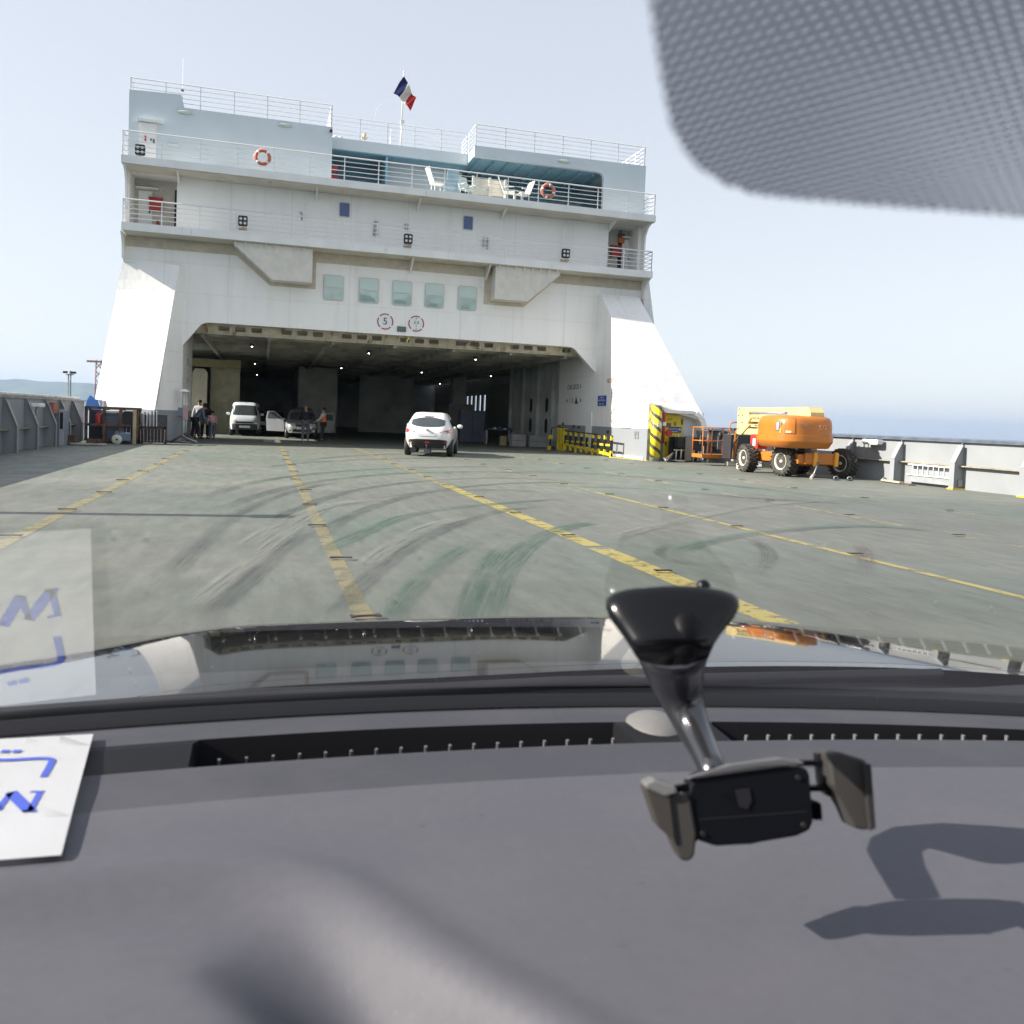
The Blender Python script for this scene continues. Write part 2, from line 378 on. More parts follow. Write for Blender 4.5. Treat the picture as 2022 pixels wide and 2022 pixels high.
# ================================================================== SHIP SUPERSTRUCTURE
ship = thing('ship_superstructure', 'white stern-facing superstructure of the ferry with two railed balconies above a wide garage opening', 'ship superstructure', (5.8, 37.2, 0))
def part(mb, name, m, par=None, label=None):
    o = mb.build(name, m, par or ship, True)
    if label: o['label'] = label
    return o
FY = 37.2
# lintel wall with a round/chamfered garage opening
f = MB()
f.xz([(-5.5, 8.2), (-5.5, 7.1), (-3.25, 7.1), (-3.2, 3.95), (-2.55, 4.80), (-2.42, 4.88), (-2.25, 4.92), (13.35, 4.88), (13.55, 4.86), (13.72, 4.77), (14.75, 3.78), (14.75, 7.3), (16.95, 7.3), (16.95, 8.2)], FY, FY+.28)
fac = part(f, 'front_wall', WHITE)
# lower balcony, upper balcony
def slab(x0, x1, y0, y1, z0, z1, nm='balcony_deck'):
    return part(MB().box(x0, x1, y0, y1, z0, z1), nm, WHITE2)
BL = slab(-5.44, 16.97, 36.2, 37.5, 8.17, 8.47)
BU = slab(-5.49, 17.0, 36.2, 38.6, 10.72, 11.02)
# soffit under the lower balcony (cream, weathered) and its brackets
part(MB().box(-5.40, 16.93, 36.25, 37.19, 8.145, 8.168), 'soffit', CREAM)
part(MB().box(-5.45, 16.96, 36.25, 37.38, 10.69, 10.718), 'soffit', CREAM)
bx0 = None
def bracket(x, z, s=1.0, par=BL):
    return part(MB().yz([(37.19, z), (36.4, z), (37.19, z-.5*s)], x-.03, x+.03), 'bracket', WHITE2, par)
for x in (5.95, 9.35): bracket(x, 8.145, 1.15)
for i in range(8): part(MB().yz([(36.38, 8.145), (36.26, 8.145), (36.38, 7.93)], -1.25+i*.38, -1.22+i*.38), 'bracket', WHITE2, BL)
for i in range(8): part(MB().yz([(36.38, 8.145), (36.26, 8.145), (36.38, 7.93)], 9.7+i*.38, 9.73+i*.38), 'bracket', WHITE2, BL)
for x in (-3.5, 1.9, 6.2, 10.0, 15.2): part(MB().yz([(37.38, 10.69), (36.5, 10.69), (37.38, 10.33)], x-.03, x+.03), 'bracket', WHITE2, BU)
for x0, x1 in ((-5.5, -5.42), (16.88, 16.96)):
    part(MB().yz([(36.35, 8.15), (36.62, 7.98), (36.78, 7.7), (36.85, 7.2), (37.2, 7.2), (37.2, 8.15)], x0, x1), 'end_bracket', WHITE)
    part(MB().yz([(36.3, 10.70), (36.7, 10.55), (36.95, 10.25), (37.0, 9.8), (37.0, 8.47), (37.4, 8.47), (37.4, 10.70)], x0+(.05 if x0 < 0 else -.05), x1+(.05 if x0 < 0 else -.05)), 'end_bracket', WHITE)
# winch casings hanging under the lower balcony
part(MB().xz([(-1.33, 8.14), (-1.33, 8.05), (0.20, 6.74), (1.78, 6.74), (1.78, 8.14)], 36.40, 37.19), 'casing', mat('casing_paint', (.66, .63, .57), .55, var=.08, dirt=((.40, .28, .16), 2, .66, (1, 1, .4))), label='slanted casing left of the row of windows')
part(MB().xz([(9.58, 8.14), (9.58, 6.68), (11.09, 6.68), (12.55, 7.95), (12.55, 8.14)], 36.40, 37.19), 'casing', _M['casing_paint'], label='slanted casing right of the row of windows')
# darker tan pads on the wall round the casings and below the balcony
TANP = mat('pad_tan_paint', (.55, .49, .40), .6, var=.12)
part(MB().xz([(-1.72, 8.14), (0.12, 6.60), (1.97, 6.60), (1.97, 8.14)], 37.185, 37.198), 'wall_pad', TANP)
part(MB().xz([(9.28, 8.14), (9.28, 6.52), (11.15, 6.52), (12.9, 8.14)], 37.185, 37.198), 'wall_pad', TANP)
part(MB().box(-5.4, 16.9, 37.18, 37.196, 7.72, 8.14), 'wall_pad', TANP)
# five two-pane windows over the opening
for i, x in enumerate((2.72, 4.20, 5.63, 7.05, 8.53)):
    fr = MB(); fr.xz(rr(x-.43, x+.43, 6.19, 7.24, .09), 37.15, 37.199)
    w_ = part(fr, 'window', SILL)
    part(MB().xz(rr(x-.39, x+.39, 6.73, 7.20, .07), 37.135, 37.149), 'pane', TEALG, w_)
    part(MB().xz(rr(x-.39, x+.39, 6.23, 6.68, .07), 37.135, 37.149), 'pane', mat('teal_glass_low%d' % i, (.46-.05*i*.5, .58-.04*i*.5, .54-.04*i*.5), .10, var=.25, scale=1.2, spec=.9), w_)
    if i: part(MB().xz([(x-.36+.1*(i > 2), 6.25), (x+.36-.07*i, 6.25), (x+.30-.05*i, 6.38), (x+.05, 6.30+.28/(i+.6)), (x-.36+.1*(i > 2), 6.28+.35/(i+.4))], 37.128, 37.134), 'blind', mat('teal_blind', (.27, .38, .35), .4), w_)
# garage door signs: two broken rings, 5 and 3.0
RING = mat('ring_sign_red', (.34, .03, .03), .5); INK = mat('sign_ink', (.04, .045, .05), .5, var=.1)
def ring_sign(cx, cz, label, kind):
    g = part(MB().cyl((cx, 37.19, cz), (cx, 37.197, cz), .30, 28), 'sign_disc', SIGNW, label=label)
    for q in range(4):
        pts = [R(-35+90*q+8+74*k/8) for k in range(9)]
        poly = [(cx+.345*math.cos(a), cz+.345*math.sin(a)) for a in pts]+[(cx+.30*math.cos(a), cz+.30*math.sin(a)) for a in pts[::-1]]
        part(MB().xz(poly, 37.182, 37.196), 'ring_segment', RING, g)
    if kind == 5: text('digit', '5', .42, INK, g, (cx, 37.186, cz-.0), (1, 0, 0), (0, 0, 1))
    else:
        text('digit', '3.0', .20, INK, g, (cx, 37.186, cz+.04), (1, 0, 0), (0, 0, 1))
        for s_, z in ((1, .22), (-1, -.22), (1, -.12)):
            part(MB().xz([(cx-.035, cz+z+.03*s_), (cx+.035, cz+z+.03*s_), (cx, cz+z-.03*s_)], 37.182, 37.188), 'arrow', INK, g)
ring_sign(4.945, 5.45, 'round red-rimmed sign with the number five', 5)
ring_sign(6.295, 5.45, 'round red-rimmed sign with the height limit', 3)
part(MB().box(5.47, 5.85, 37.15, 37.199, 5.06, 5.28), 'display_box', DGREY)
part(MB().box(5.49, 5.83, 37.145, 37.149, 5.08, 5.26), 'display_screen', mat('dull_screen', (.10, .13, .12), .3), None)
part(MB().tube([(6.0, 37.35, 4.9), (6.0, 37.33, 4.78), (5.93, 37.33, 4.72), (5.95, 37.33, 4.62)], .035), 'hook', mat('hook_yellow', (.70, .62, .12), .5))
# wall of the middle storey, set between two alcoves
part(MB().box(-3.58, 15.2, 37.4, 37.6, 8.47, 10.72), 'storey_wall', WHITE)
part(MB().box(-5.35, -3.6, 38.5, 38.6, 8.47, 10.72), 'alcove_wall', mat('alcove_paint', (.56, .53, .48), .6, var=.08))
part(MB().box(15.2, 16.85, 38.5, 38.6, 8.47, 10.72), 'alcove_wall', _M['alcove_paint'])
part(MB().box(-5.42, -5.30, 37.15, 38.6, 8.47, 10.72), 'end_post', WHITE)
part(MB().box(16.70, 16.85, 37.4, 38.6, 8.47, 10.72), 'end_post', WHITE)
part(MB().box(-5.45, 16.95, 37.5, 38.6, 8.2, 8.468), 'storey_floor', WHITE2)
part(MB().box(-3.76, -3.60, 38.46, 38.499, 8.5, 10.4), 'doorway', BLACK)
def shipdoor(x0, x1, y, z0, z1, m=None, parent=None):
    dd = part(MB().box(x0, x1, y-.05, y-.003, z0, z1, bev=.01), 'door', m or WHITE2)
    part(MB().box(x0-.1, x1+.25, y-.30, y-.003, z1+.05, z1+.10), 'door_hood', WHITE2, dd)
    part(MB().box(x1-.12, x1-.07, y-.09, y-.052, z0+.85, z0+1.0), 'handle', DGREY, dd)
    return dd
shipdoor(-5.15, -4.62, 38.5, 8.5, 10.25)
shipdoor(16.35, 16.80, 38.5, 8.5, 10.3)
part(MB().box(16.16, 16.33, 38.47, 38.499, 8.5, 10.25), 'doorway', BLACK)
for x, zz, l in ((3.09, 10.07, 'narrow navy window on the left'), (8.49, 10.06, 'narrow navy window on the right')):
    w_ = part(MB().xz(rr(x-.23, x+.23, zz-.31, zz+.31, .06), 37.36, 37.399), 'window', SILL, label=l)
    part(MB().xz(rr(x-.20, x+.20, zz-.28, zz+.28, .05), 37.352, 37.359), 'pane', NAVYG, w_)
# small fittings on the middle wall
part(MB().tube([(1.0+.25, 37.36, 9.78), (1.33, 37.36, 9.75), (1.34, 37.36, 9.45)], .025), 'pipe', GALV)
part(MB().box(9.2, 9.23, 37.3, 37.399, 9.05, 9.5).box(9.38, 9.42, 37.3, 37.399, 9.0, 9.5), 'pipe', GALV)
part(MB().box(5.68, 5.71, 37.33, 37.399, 9.5, 9.75).box(5.80, 5.83, 37.33, 37.399, 9.5, 9.75), 'pipe', GALV)
for z in (0, .17, .34, .5):
    ww = .22-.05*z/.17*.5
    part(MB().box(4.43-ww/2*1.0, 4.43+ww/2, 37.30, 37.399, 9.12+z, 9.22+z), 'step', mat('ladder_grey', (.38, .33, .33), .6))
part(MB().box(4.42, 4.44, 37.27, 37.299, 9.05, 9.85), 'ladder_rail', WHITE2)
part(MB().box(-3.95, -3.55, 37.28, 37.42, 11.9, 11.94), 'bar', WHITE2)
# upper house, left block with a raised corner
UH = mat('upper_house_paint', (.60, .665, .70), .5, var=.05, scale=.6, dirt=((.45, .45, .42), 2, .72, (1, 1, .2)))
part(MB().xz([(-5.42, 11.02), (2.5, 11.02), (2.5, 13.47), (-3.38, 13.47), (-3.5, 13.97), (-5.42, 13.9)], 37.4, 45), 'deckhouse', UH)
sd1 = shipdoor(-5.0, -4.38, 37.4, 11.05, 12.66, WHITE2)
part(MB().box(-4.82, -4.76, 37.32, 37.345, 11.95, 12.15), 'notice', RED, sd1)
part(MB().box(-4.60, -4.55, 37.32, 37.345, 12.0, 12.06), 'notice', BLACK, sd1)
# middle terrace: fascia, dark recess, back wall
part(MB().box(2.5, 8.62, 38.5, 45, 12.92, 13.40), 'roof', UH)
part(MB().box(2.5, 8.62, 38.52, 41, 12.88, 12.915), 'terrace_ceiling', BLUEP)
part(MB().box(2.5, 5.0, 41.0, 41.1, 11.02, 12.88), 'terrace_wall', BLUEP)
part(MB().box(5.02, 8.6, 39.6, 39.7, 11.02, 12.88), 'terrace_wall', UH)
part(MB().box(4.92, 5.02, 38.55, 41, 11.02, 12.87), 'terrace_wall', BLUEP)
part(MB().box(2.5, 17.0, 38.6, 45, 10.75, 11.015), 'terrace_floor', mat('terrace_floor', (.22, .30, .33), .7))
# right block: overhanging header, pier, blue ceiling, back wall with a see-through opening
hd = [(8.62, 12.95), (14.45, 12.95), (14.62, 12.92), (14.74, 12.80), (14.76, 12.6), (14.76, 11.02), (16.85, 11.02), (16.85, 13.50), (8.62, 13.42)]
part(MB().xz(hd, 37.2, 37.4), 'deckhouse', UH)
part(MB().box(8.62, 16.85, 37.41, 45, 13.0, 13.36), 'roof', UH)
part(MB().box(8.63, 14.9, 37.41, 41.0, 12.965, 12.998), 'terrace_ceiling', BLUEP)
for i in range(9): part(MB().box(8.9+i*.68, 8.94+i*.68, 37.5, 41.0, 12.82, 12.964), 'ceiling_beam', BLUEP)
g = MB(); g.box(8.62, 13.4, 41.0, 41.1, 11.02, 12.98); g.box(15.15, 16.8, 41.0, 41.1, 11.02, 12.98)
g.box(13.4, 15.15, 41.0, 41.1, 12.45, 12.98); g.box(13.4, 15.15, 41.0, 41.1, 11.02, 11.1)
part(g, 'terrace_wall', BLUEP)
part(MB().box(16.7, 16.84, 37.41, 45, 11.02, 12.99), 'side_wall', UH)
part(MB().box(11.35, 12.3, 40.96, 40.999, 11.02, 12.3), 'doorway', BLACK)
part(MB().box(8.9, 10.2, 39.6, 39.66, 11.75, 12.35), 'window', mat('pale_panel', (.55, .56, .55), .5))
# railings
def railing(path, z0, h=.9, step=1.35, n=5, m=RAILW, rt_=.018, rp=.022, nm='railing', lb=None):
    g = MB(); pts = [Vector((x, y, 0)) for x, y in path]
    for a, b in zip(pts, pts[1:]):
        L = (b-a).length; k = max(1, round(L/step))
        for i in range(k+1):
            p = a.lerp(b, i/k); g.cyl(p+Vector((0, 0, z0)), p+Vector((0, 0, z0+h)), rp, 6)
        for j in range(n):
            z = z0+h*(j+1)/n; g.cyl(a+Vector((0, 0, z)), b+Vector((0, 0, z)), rt_*(1.5 if j == n-1 else .8), 6)
    return part(g, nm, m, label=lb)
railing([(-5.40, 38.4), (-5.40, 36.26), (16.92, 36.26), (16.92, 38.4)], 8.47, .90, 1.38, lb='railing along the lower balcony')
railing([(-5.45, 38.4), (-5.45, 36.26), (16.95, 36.26), (16.95, 38.6)], 11.02, .94, 1.38, lb='railing along the upper balcony')
railing([(-5.38, 41), (-5.38, 37.46), (2.45, 37.46), (2.45, 41)], 13.47, .92, 1.3, lb='railing on the roof of the left deckhouse')
railing([(2.55, 38.58), (8.6, 38.58)], 13.40, .94, 1.3, rt_=.014, lb='railing on the roof above the middle terrace')
railing([(8.68, 40), (8.68, 37.27), (16.80, 37.27), (16.80, 40.5)], 13.45, .92, 1.25, lb='railing on the roof of the right deckhouse')
# oval deckhead lamps
for (x, z, y) in ((-3.34, 13.28, 37.4), (0.56, 13.28, 37.4), (12.78, 13.22, 37.2)):
    part(MB().ball((x, y-.05, z), 1, (.30, .07, .07), 14), 'bulkhead_lamp', mat('lamp_lens', (.52, .58, .52), .3))
part(MB().ball((2.42, 37.3, 13.28), .075), 'camera_dome', BLACK)
# buttresses ---------------------------------------------------
def loft_plate(TL, TR, BL_, BR, thick, name, m, nu=8, nv=14, par=None, label=None, cut=None):
    TL, TR, BL_, BR = map(Vector, (TL, TR, BL_, BR)); P = []
    for j in range(nv+1):
        v = j/nv; row = []
        for i in range(nu+1):
            u = i/nu; p = (TL.lerp(TR, u)).lerp(BL_.lerp(BR, u), v)
            row.append(p)
        P.append(row)
    g = MB(); g.grid(P, False); n = (TR-TL).cross(BL_-TL).normalized()
    if n.y < 0: n = -n
    Q = [[p+n*thick for p in row] for row in P]; g.grid(Q, False)
    for a, b in ((P[0], Q[0]), (P[-1], Q[-1])): g.grid([a, b], False)
    g.grid([[r_[0] for r_ in P], [r_[0] for r_ in Q]], False); g.grid([[r_[-1] for r_ in P], [r_[-1] for r_ in Q]], False)
    bmesh.ops.remove_doubles(g.bm, verts=g.bm.verts, dist=.0005)
    return part(g, name, m, par, label)
# left one
loft_plate((-5.5, 37.3, 7.25), (-3.38, 36.9, 7.08), (-6.45, 37.3, 1.60), (-4.05, 35.8, 1.38), .12, 'buttress_plate', WHITE, label='sunlit sloping plate left of the garage opening')
loft_plate((-6.0, 36.97, 1.59), (-4.05, 35.8, 1.38), (-5.6, 36.9, 0), (-4.15, 35.72, 0), .12, 'buttress_plate', WHITE)
loft_plate((-3.38, 36.9, 7.08), (-3.2, 37.2, 7.10), (-4.15, 35.72, 0), (-3.2, 37.2, 0), .06, 'inboard_wall', WHITE, 3, 12)
part(MB().box(-3.35, -3.2, 37.2, 42.0, 0, 4.95), 'inboard_wall', WHITE)
part(MB().xz([(-6.2, 1.15), (-6.35, 1.60), (-6.62, 1.76), (-6.74, 1.52), (-6.8, 1.15)], 37.3, 37.44), 'hull_flare', mat('hull_blue', (.10, .28, .72), .4), label='bright blue flare of the hull beyond the bulwark')
part(MB().xz([(-6.1, 0), (-5.3, 7.3), (-5.3, 8.3), (-5.45, 8.3), (-5.5, 7.2), (-6.3, 0)], 37.45, 44), 'hull_side', WHITE)
part(MB().xz([(-6.1, 0), (-5.3, 7.3), (-5.3, 8.3), (-5.45, 8.3), (-5.5, 7.2), (-6.3, 0)], 51, 90), 'hull_side', WHITE)
part(MB().xz([(-5.6, 4.9), (-5.3, 7.3), (-5.3, 8.3), (-5.45, 8.3), (-5.75, 4.9)], 44, 51), 'hull_side', WHITE)
# right one
part(MB().yz([(31.29, 0), (31.29, 2.26), (36.95, 7.38), (42.2, 7.38), (42.2, 0)], 14.75, 14.9), 'inboard_wall', WHITE, label='wall with painted notices at the right of the garage opening')
loft_plate((14.75, 36.95, 7.40), (16.62, 36.8, 7.32), (14.75, 31.24, 2.28), (17.32, 31.35, 1.76), .12, 'buttress_plate', WHITE, label='long sloping plate right of the garage opening')
loft_plate((14.75, 31.26, 2.30), (17.0, 31.3, 1.84), (14.92, 31.45, 2.12), (17.0, 31.45, 1.98), .05, 'plate_lip', WHITE2, 4, 2)
part(MB().prism([(16.95, 31.36, 2.10), (17.32, 31.36, 1.74), (17.66, 31.36, .98), (17.5, 31.36, .65), (17.4, 31.36, .98), (17.22, 31.36, 1.08), (17.16, 31.36, 1.58), (16.95, 31.36, 1.86)], (0, 1.2, 0)), 'plate_toe', WHITE)
part(MB().box(14.9, 17.5, 31.80, 31.9, 0, 2.0), 'recess_wall', mat('recess_paint', (.66, .68, .70), .55, var=.06))
part(MB().box(14.9, 17.5, 31.79, 31.798, 0, 1.0), 'recess_wall', mat('recess_grey', (.24, .26, .29), .6, var=.08))
part(MB().box(15.45, 16.85, 31.22, 31.79, 1.94, 2.06), 'door_hood', WHITE2)
yd = part(MB().box(15.73, 16.52, 31.73, 31.789, .10, 1.91, bev=.01), 'door', mat('door_yellow', (.74, .60, .03), .5, var=.05), label='yellow side door under the sloping plate')
part(MB().box(15.69, 16.56, 31.76, 31.788, .06, 1.935), 'door_frame', mat('door_yellow2', (.60, .55, .25), .5), yd)
part(MB().box(16.45, 16.50, 31.69, 31.729, 1.5, 1.72), 'hinge', DGREY, yd)
part(MB().box(15.76, 15.80, 31.67, 31.729, .62, .78), 'handle', DGREY, yd)
part(MB().box(16.2, 16.44, 31.66, 31.729, 1.82, 1.86), 'door_closer', SIGNW, yd)
text('door_number', '4.13', .12, INK, yd, (15.93, 31.725, 1.70), (1, 0, 0), (0, 0, 1))
ds = part(MB().box(15.90, 16.44, 31.70, 31.726, 1.17, 1.40), 'sign_plate', BLUES, yd, 'blue direction sign on the yellow door')
text('sign_text', 'RECEPTION', .082, SIGNW, ds, (16.13, 31.696, 1.30), (1, 0, 0), (0, 0, 1))
part(MB().xz([(16.36, 1.23), (16.42, 1.29), (16.36, 1.36)], 31.692, 31.698), 'arrow', SIGNW, ds)
part(MB().box(15.95, 16.3, 31.692, 31.698, 1.20, 1.22), 'rule', SIGNW, ds)
part(MB().box(16.12, 16.21, 31.71, 31.726, 1.45, 1.50).box(16.12, 16.21, 31.71, 31.726, 1.53, 1.58), 'notice', INK, yd)
# notices on the right inboard wall (facing left)
def side_text(nm, s_, size, m, y, z, par=None, sx=1.0):
    return text(nm, s_, size, m, par or ship, (14.746, y, z), (0, -sx, 0), (0, 0, 1), .002)
side_text('painted_text', 'CAR DECK 4', .34, INK, 39.95, 3.16)
side_text('painted_text', 'NO SMOKING', .30, mat('painted_red', (.45, .10, .06), .5), 34.95, 3.32, sx=.8)
for y, sh in ((40.85, 'l'), (38.95, 'r')):
    k = 1 if sh == 'l' else -1
    part(MB().prism([(14.744, y+.12*k, 2.5), (14.744, y-.04*k, 2.60), (14.744, y-.04*k, 2.40)], (-.003, 0, 0)), 'arrow', INK)
part(MB().prism([(14.744, 39.75, 2.33), (14.744, 39.3, 2.33), (14.744, 39.60, 2.70)], (-.003, 0, 0)), 'triangle_symbol', INK)
side_text('painted_text', 'E', .34, GALV, 40.45, 2.5); side_text('painted_text', '0', .34, INK, 40.08, 2.5)
bs = part(MB().box(14.715, 14.745, 35.70, 36.66, 2.22, 2.68), 'sign_plate', BLUES, label='blue notice on the right inboard wall')
for z, tx, sz in ((2.59, '7 8 9 5 6', .10), (2.46, 'RECEPTION', .115), (2.30, 'PONT  DECK', .08)):
    text('sign_text', tx, sz, SIGNW, bs, (14.712, 36.18, z), (0, -1.25, 0), (0, 0, 1), .002)
def side_ring(y, z, r, m, wd=.05, sy=1.0):
    g = MB(); N = 24
    for k in range(N):
        a, b = 2*math.pi*k/N, 2*math.pi*(k+1)/N
        g.prism([(14.744, y+r*sy*math.cos(a), z+r*math.sin(a)), (14.744, y+r*sy*math.cos(b), z+r*math.sin(b)), (14.744, y+(r-wd)*sy*math.cos(b), z+(r-wd)*math.sin(b)), (14.744, y+(r-wd)*sy*math.cos(a), z+(r-wd)*math.sin(a))], (-.003, 0, 0))
    return part(g, 'ring_symbol', m)
side_ring(34.75, 1.75, .33, mat('faded_red', (.40, .16, .15), .5), .05, 1.1); side_text('painted_text', 'X', .2, INK, 34.75, 1.75)
side_ring(35.05, 2.86, .10, GALV, .03); side_ring(35.05, 2.66, .10, GALV, .03)
part(MB().box(14.70, 14.748, 37.35, 38.05, .1, 1.95, bev=.008), 'door', WHITE2)
for y, z in ((41.2, 1.25), (39.6, 1.15), (38.9, 1.12), (35.25, .98)): part(MB().box(14.66, 14.748, y, y+.07, z, z+.14), 'socket', DGREY)
part(MB().box(14.5, 14.748, 39.9, 40.6, .75, 1.15), 'locker', mat('slate_box', (.16, .20, .23), .5))
part(MB().box(14.70, 14.748, 32.95, 33.95, 1.28, 1.62).box(14.70, 14.748, 31.5, 34.2, .02, .12), 'door', mat('pale_hatch', (.66, .68, .68), .5))
for y in (32.1, 32.35): part(MB().box(14.72, 14.748, y, y+.14, .85, 1.15), 'vent', GALV)
# marks on the left inboard wall
part(MB().box(-3.34, -3.12, 37.0, 37.4, 1.05, 1.4), 'locker', mat('slate_box2', (.2, .23, .27), .5))
for z in (2.62, 2.82, 3.0): text('painted_text', '4', .2, INK, ship, (-3.195, 37.9, z), (0, 1, 0), (0, 0, 1), .002)
part(MB().box(-3.19, -3.14, 39.1, 39.3, 3.2, 3.5).box(-3.19, -3.14, 39.1, 39.3, 2.5, 2.7), 'socket', GALV)
# garage ----------------------------------------------------------
part(MB().box(-5.7, 17.2, 37.6, 92, 4.95, 5.1), 'garage_ceiling', INCEIL)
def holed_beam(y, x0, x1, z0, z1, m):
    g = MB(); x = x0; segs = []
    for gi, gx in enumerate(range(7)):
        bx = x0+1.3+gi*2.55
        for k in range(3): segs.append((bx+k*.66, bx+k*.66+.42))
    for (a, b) in segs:
        if b > x1-.2: break
        g.box(x, a, y, y+.05, z0, z1)
        pts = rr(a, b, z0+.12, z1-.06, .1)
        g.box(a, b, y, y+.05, z0, z0+.12); g.box(a, b, y, y+.05, z1-.06, z1); x = b
    g.box(x, x1, y, y+.05, z0, z1); g.box(x0, x1, y-.10, y+.12, z0-.03, z0-.001)
    return part(g, 'ceiling_beam', m)
holed_beam(38.1, -3.2, 14.75, 4.56, 4.95, mat('beam_cream', (.62, .56, .44), .65, var=.18, dirt=((.22, .13, .07), 3, .55, (1, 1, .4))))
for i in range(20):
    part(MB().box(-5.6, 17.1, 40.4+2.4*i, 40.46+2.4*i, 4.60, 4.949), 'ceiling_beam', INCEIL)
for i in range(7): part(MB().box(-2.6+2.7*i, -2.48+2.7*i, 38.3, 90, 4.42, 4.949), 'ceiling_girder', INCEIL)
part(MB().box(-5.9, 17.6, 90, 90.3, 0, 5.1), 'garage_wall', INNER)
part(MB().box(-5.9, -5.8, 42, 44, 0, 4.95).box(-5.9, -5.8, 50, 90, 0, 4.95), 'garage_wall', INNER)
part(MB().box(-5.9, -3.35, 42.0, 42.1, 0, 4.95), 'garage_wall', INNER)
part(MB().box(-2.95, -1.35, 52.0, 52.2, 0, 3.8), 'casing_wall', mat('khaki_paint', (.40, .37, .25), .7, var=.15, dirt=((.18, .14, .08), 2, .6, (1, 1, .4))))
part(MB().xz([(-3.9, 0), (-3.05, 0), (-3.1, 2.0), (-3.08, 3.4), (-3.25, 3.62), (-3.75, 3.62), (-3.88, 3.4)], 51.2, 51.6), 'pillar', INCREAM)
part(MB().box(-5.8, -1.3, 51.3, 51.5, 3.75, 4.2), 'ceiling_beam', mat('khaki_beam', (.28, .25, .12), .7))
part(MB().box(14.9, 15.6, 42.2, 42.3, 0, 4.95), 'garage_wall', INNER)
g = MB()
g.box(15.6, 15.7, 42.3, 54, 0, 4.95); part(g, 'garage_wall', INNER)
for y in (44.2, 46.6, 49.6):
    for z in (1.15, 2.35): part(MB().prism([(15.59, y+a, z+b) for a, b in rr(-.22, .22, -.42, .42, .21)], (-.02, 0, 0)), 'slot_recess', BLACK)
for y in (43.0, 45.3, 48, 51, 53.8): part(MB().box(15.42, 15.6, y, y+.12, 0, 4.9), 'web_frame', INNER)
part(MB().box(15.7, 17.6, 54, 54.1, 0, 4.95), 'garage_wall', INNER)
# far right wall with slots open to daylight
g = MB(); y0 = 54.1
g.box(17.5, 17.6, 54.1, 67.4, 0, 4.95); g.box(17.5, 17.6, 82, 90, 0, 4.95)
g.box(17.5, 17.6, 67.4, 82, 0, .45); g.box(17.5, 17.6, 67.4, 82, 1.75, 2.05); g.box(17.5, 17.6, 67.4, 82, 3.4, 4.95)
for i in range(10): g.box(17.5, 17.6, 67.4+i*1.55, 68.25+i*1.55, .45, 1.75); g.box(17.5, 17.6, 67.4+i*1.55, 68.25+i*1.55, 2.05, 3.4)
part(g, 'garage_wall', mat('slot_wall_paint', (.45, .44, .42), .6))
for i in range(9): part(MB().box(17.42, 17.49, 67.6+i*1.55, 67.75+i*1.55, 0, 3.6), 'web_frame', mat('web_pale', (.5, .49, .46), .6))
part(MB().box(13.6, 14.6, 63, 64, 0, 4.9), 'pillar', INNER)
part(MB().box(7.4, 11.8, 70, 70.2, 0, 4.9), 'casing_wall', INNER); part(MB().box(2.3, 5.0, 62, 75, 0, 4.9), 'casing_wall', INNER)
mlamp = bpy.data.materials.new('added_lamp_lit'); mlamp.use_nodes = True; bq = mlamp.node_tree.nodes['Principled BSDF']; bq.inputs['Emission Color'].default_value = (1, .93, .8, 1); bq.inputs['Emission Strength'].default_value = 9
k = 0
for y in (42.5, 58, 76):  # lit lamps added in rows to brighten the dark garage
    for x in (-.6, 4.9, 10.3, 15.2):
        fx = part(MB().cyl((x, y, 4.42), (x, y, 4.56), .11, 10), 'added_ceiling_lamp', DGREY); part(MB().cyl((x, y, 4.405), (x, y, 4.419), .035, 10), 'added_bulb', mlamp, fx)
# outer right hull side
part(MB().xz([(18.35, 0), (16.85, 7.3), (16.9, 8.3), (17.1, 8.3), (18.6, 0)], 36.9, 67), 'hull_side', WHITE)
part(MB().box(-5.6, 17.0, 37.6, 90, 8.0, 8.19), 'storey_floor', INCEIL)
part(MB().box(-5.3, 12.6, 45.0, 90, 8.47, 13.3), 'accommodation_block', WHITE)

# ================================================================== FITTINGS THAT STAND ON THE SHIP
def lifebuoy(c, label, tilt=0):
    t = thing('lifebuoy', label, 'lifebuoy', c, 0, 'lifebuoys on the upper balcony')
    N = 32; P = [(.26*math.cos(2*math.pi*i/N), 0, .26*math.sin(2*math.pi*i/N)) for i in range(N)]
    MB().tube(P, .062, 8, True).build('ring', mat('buoy_orange', (.62, .13, .05), .5), t)
    for q in range(4):
        a0 = R(45+90*q+tilt); arc = [(.26*math.cos(a0+R(j)), 0, .26*math.sin(a0+R(j))) for j in (-9, 0, 9)]
        MB().tube(arc, .066, 8).build('band', SIGNW, t)
    N = 24; MB().tube([((.335+.015*math.cos(q*math.pi/3))*math.cos(2*math.pi*q/N), 0, (.335+.015*math.cos(q*math.pi/3))*math.sin(2*math.pi*q/N)) for q in range(N)], .012, 5, True).build('rope', SIGNW, t)
    return t
lifebuoy((-0.29, 36.16, 11.52), 'orange and white lifebuoy on the upper balcony rail before the left deckhouse wall')
lifebuoy((11.75, 36.16, 11.53), 'orange lifebuoy on the rail in front of the dark terrace and deck chairs', 30)
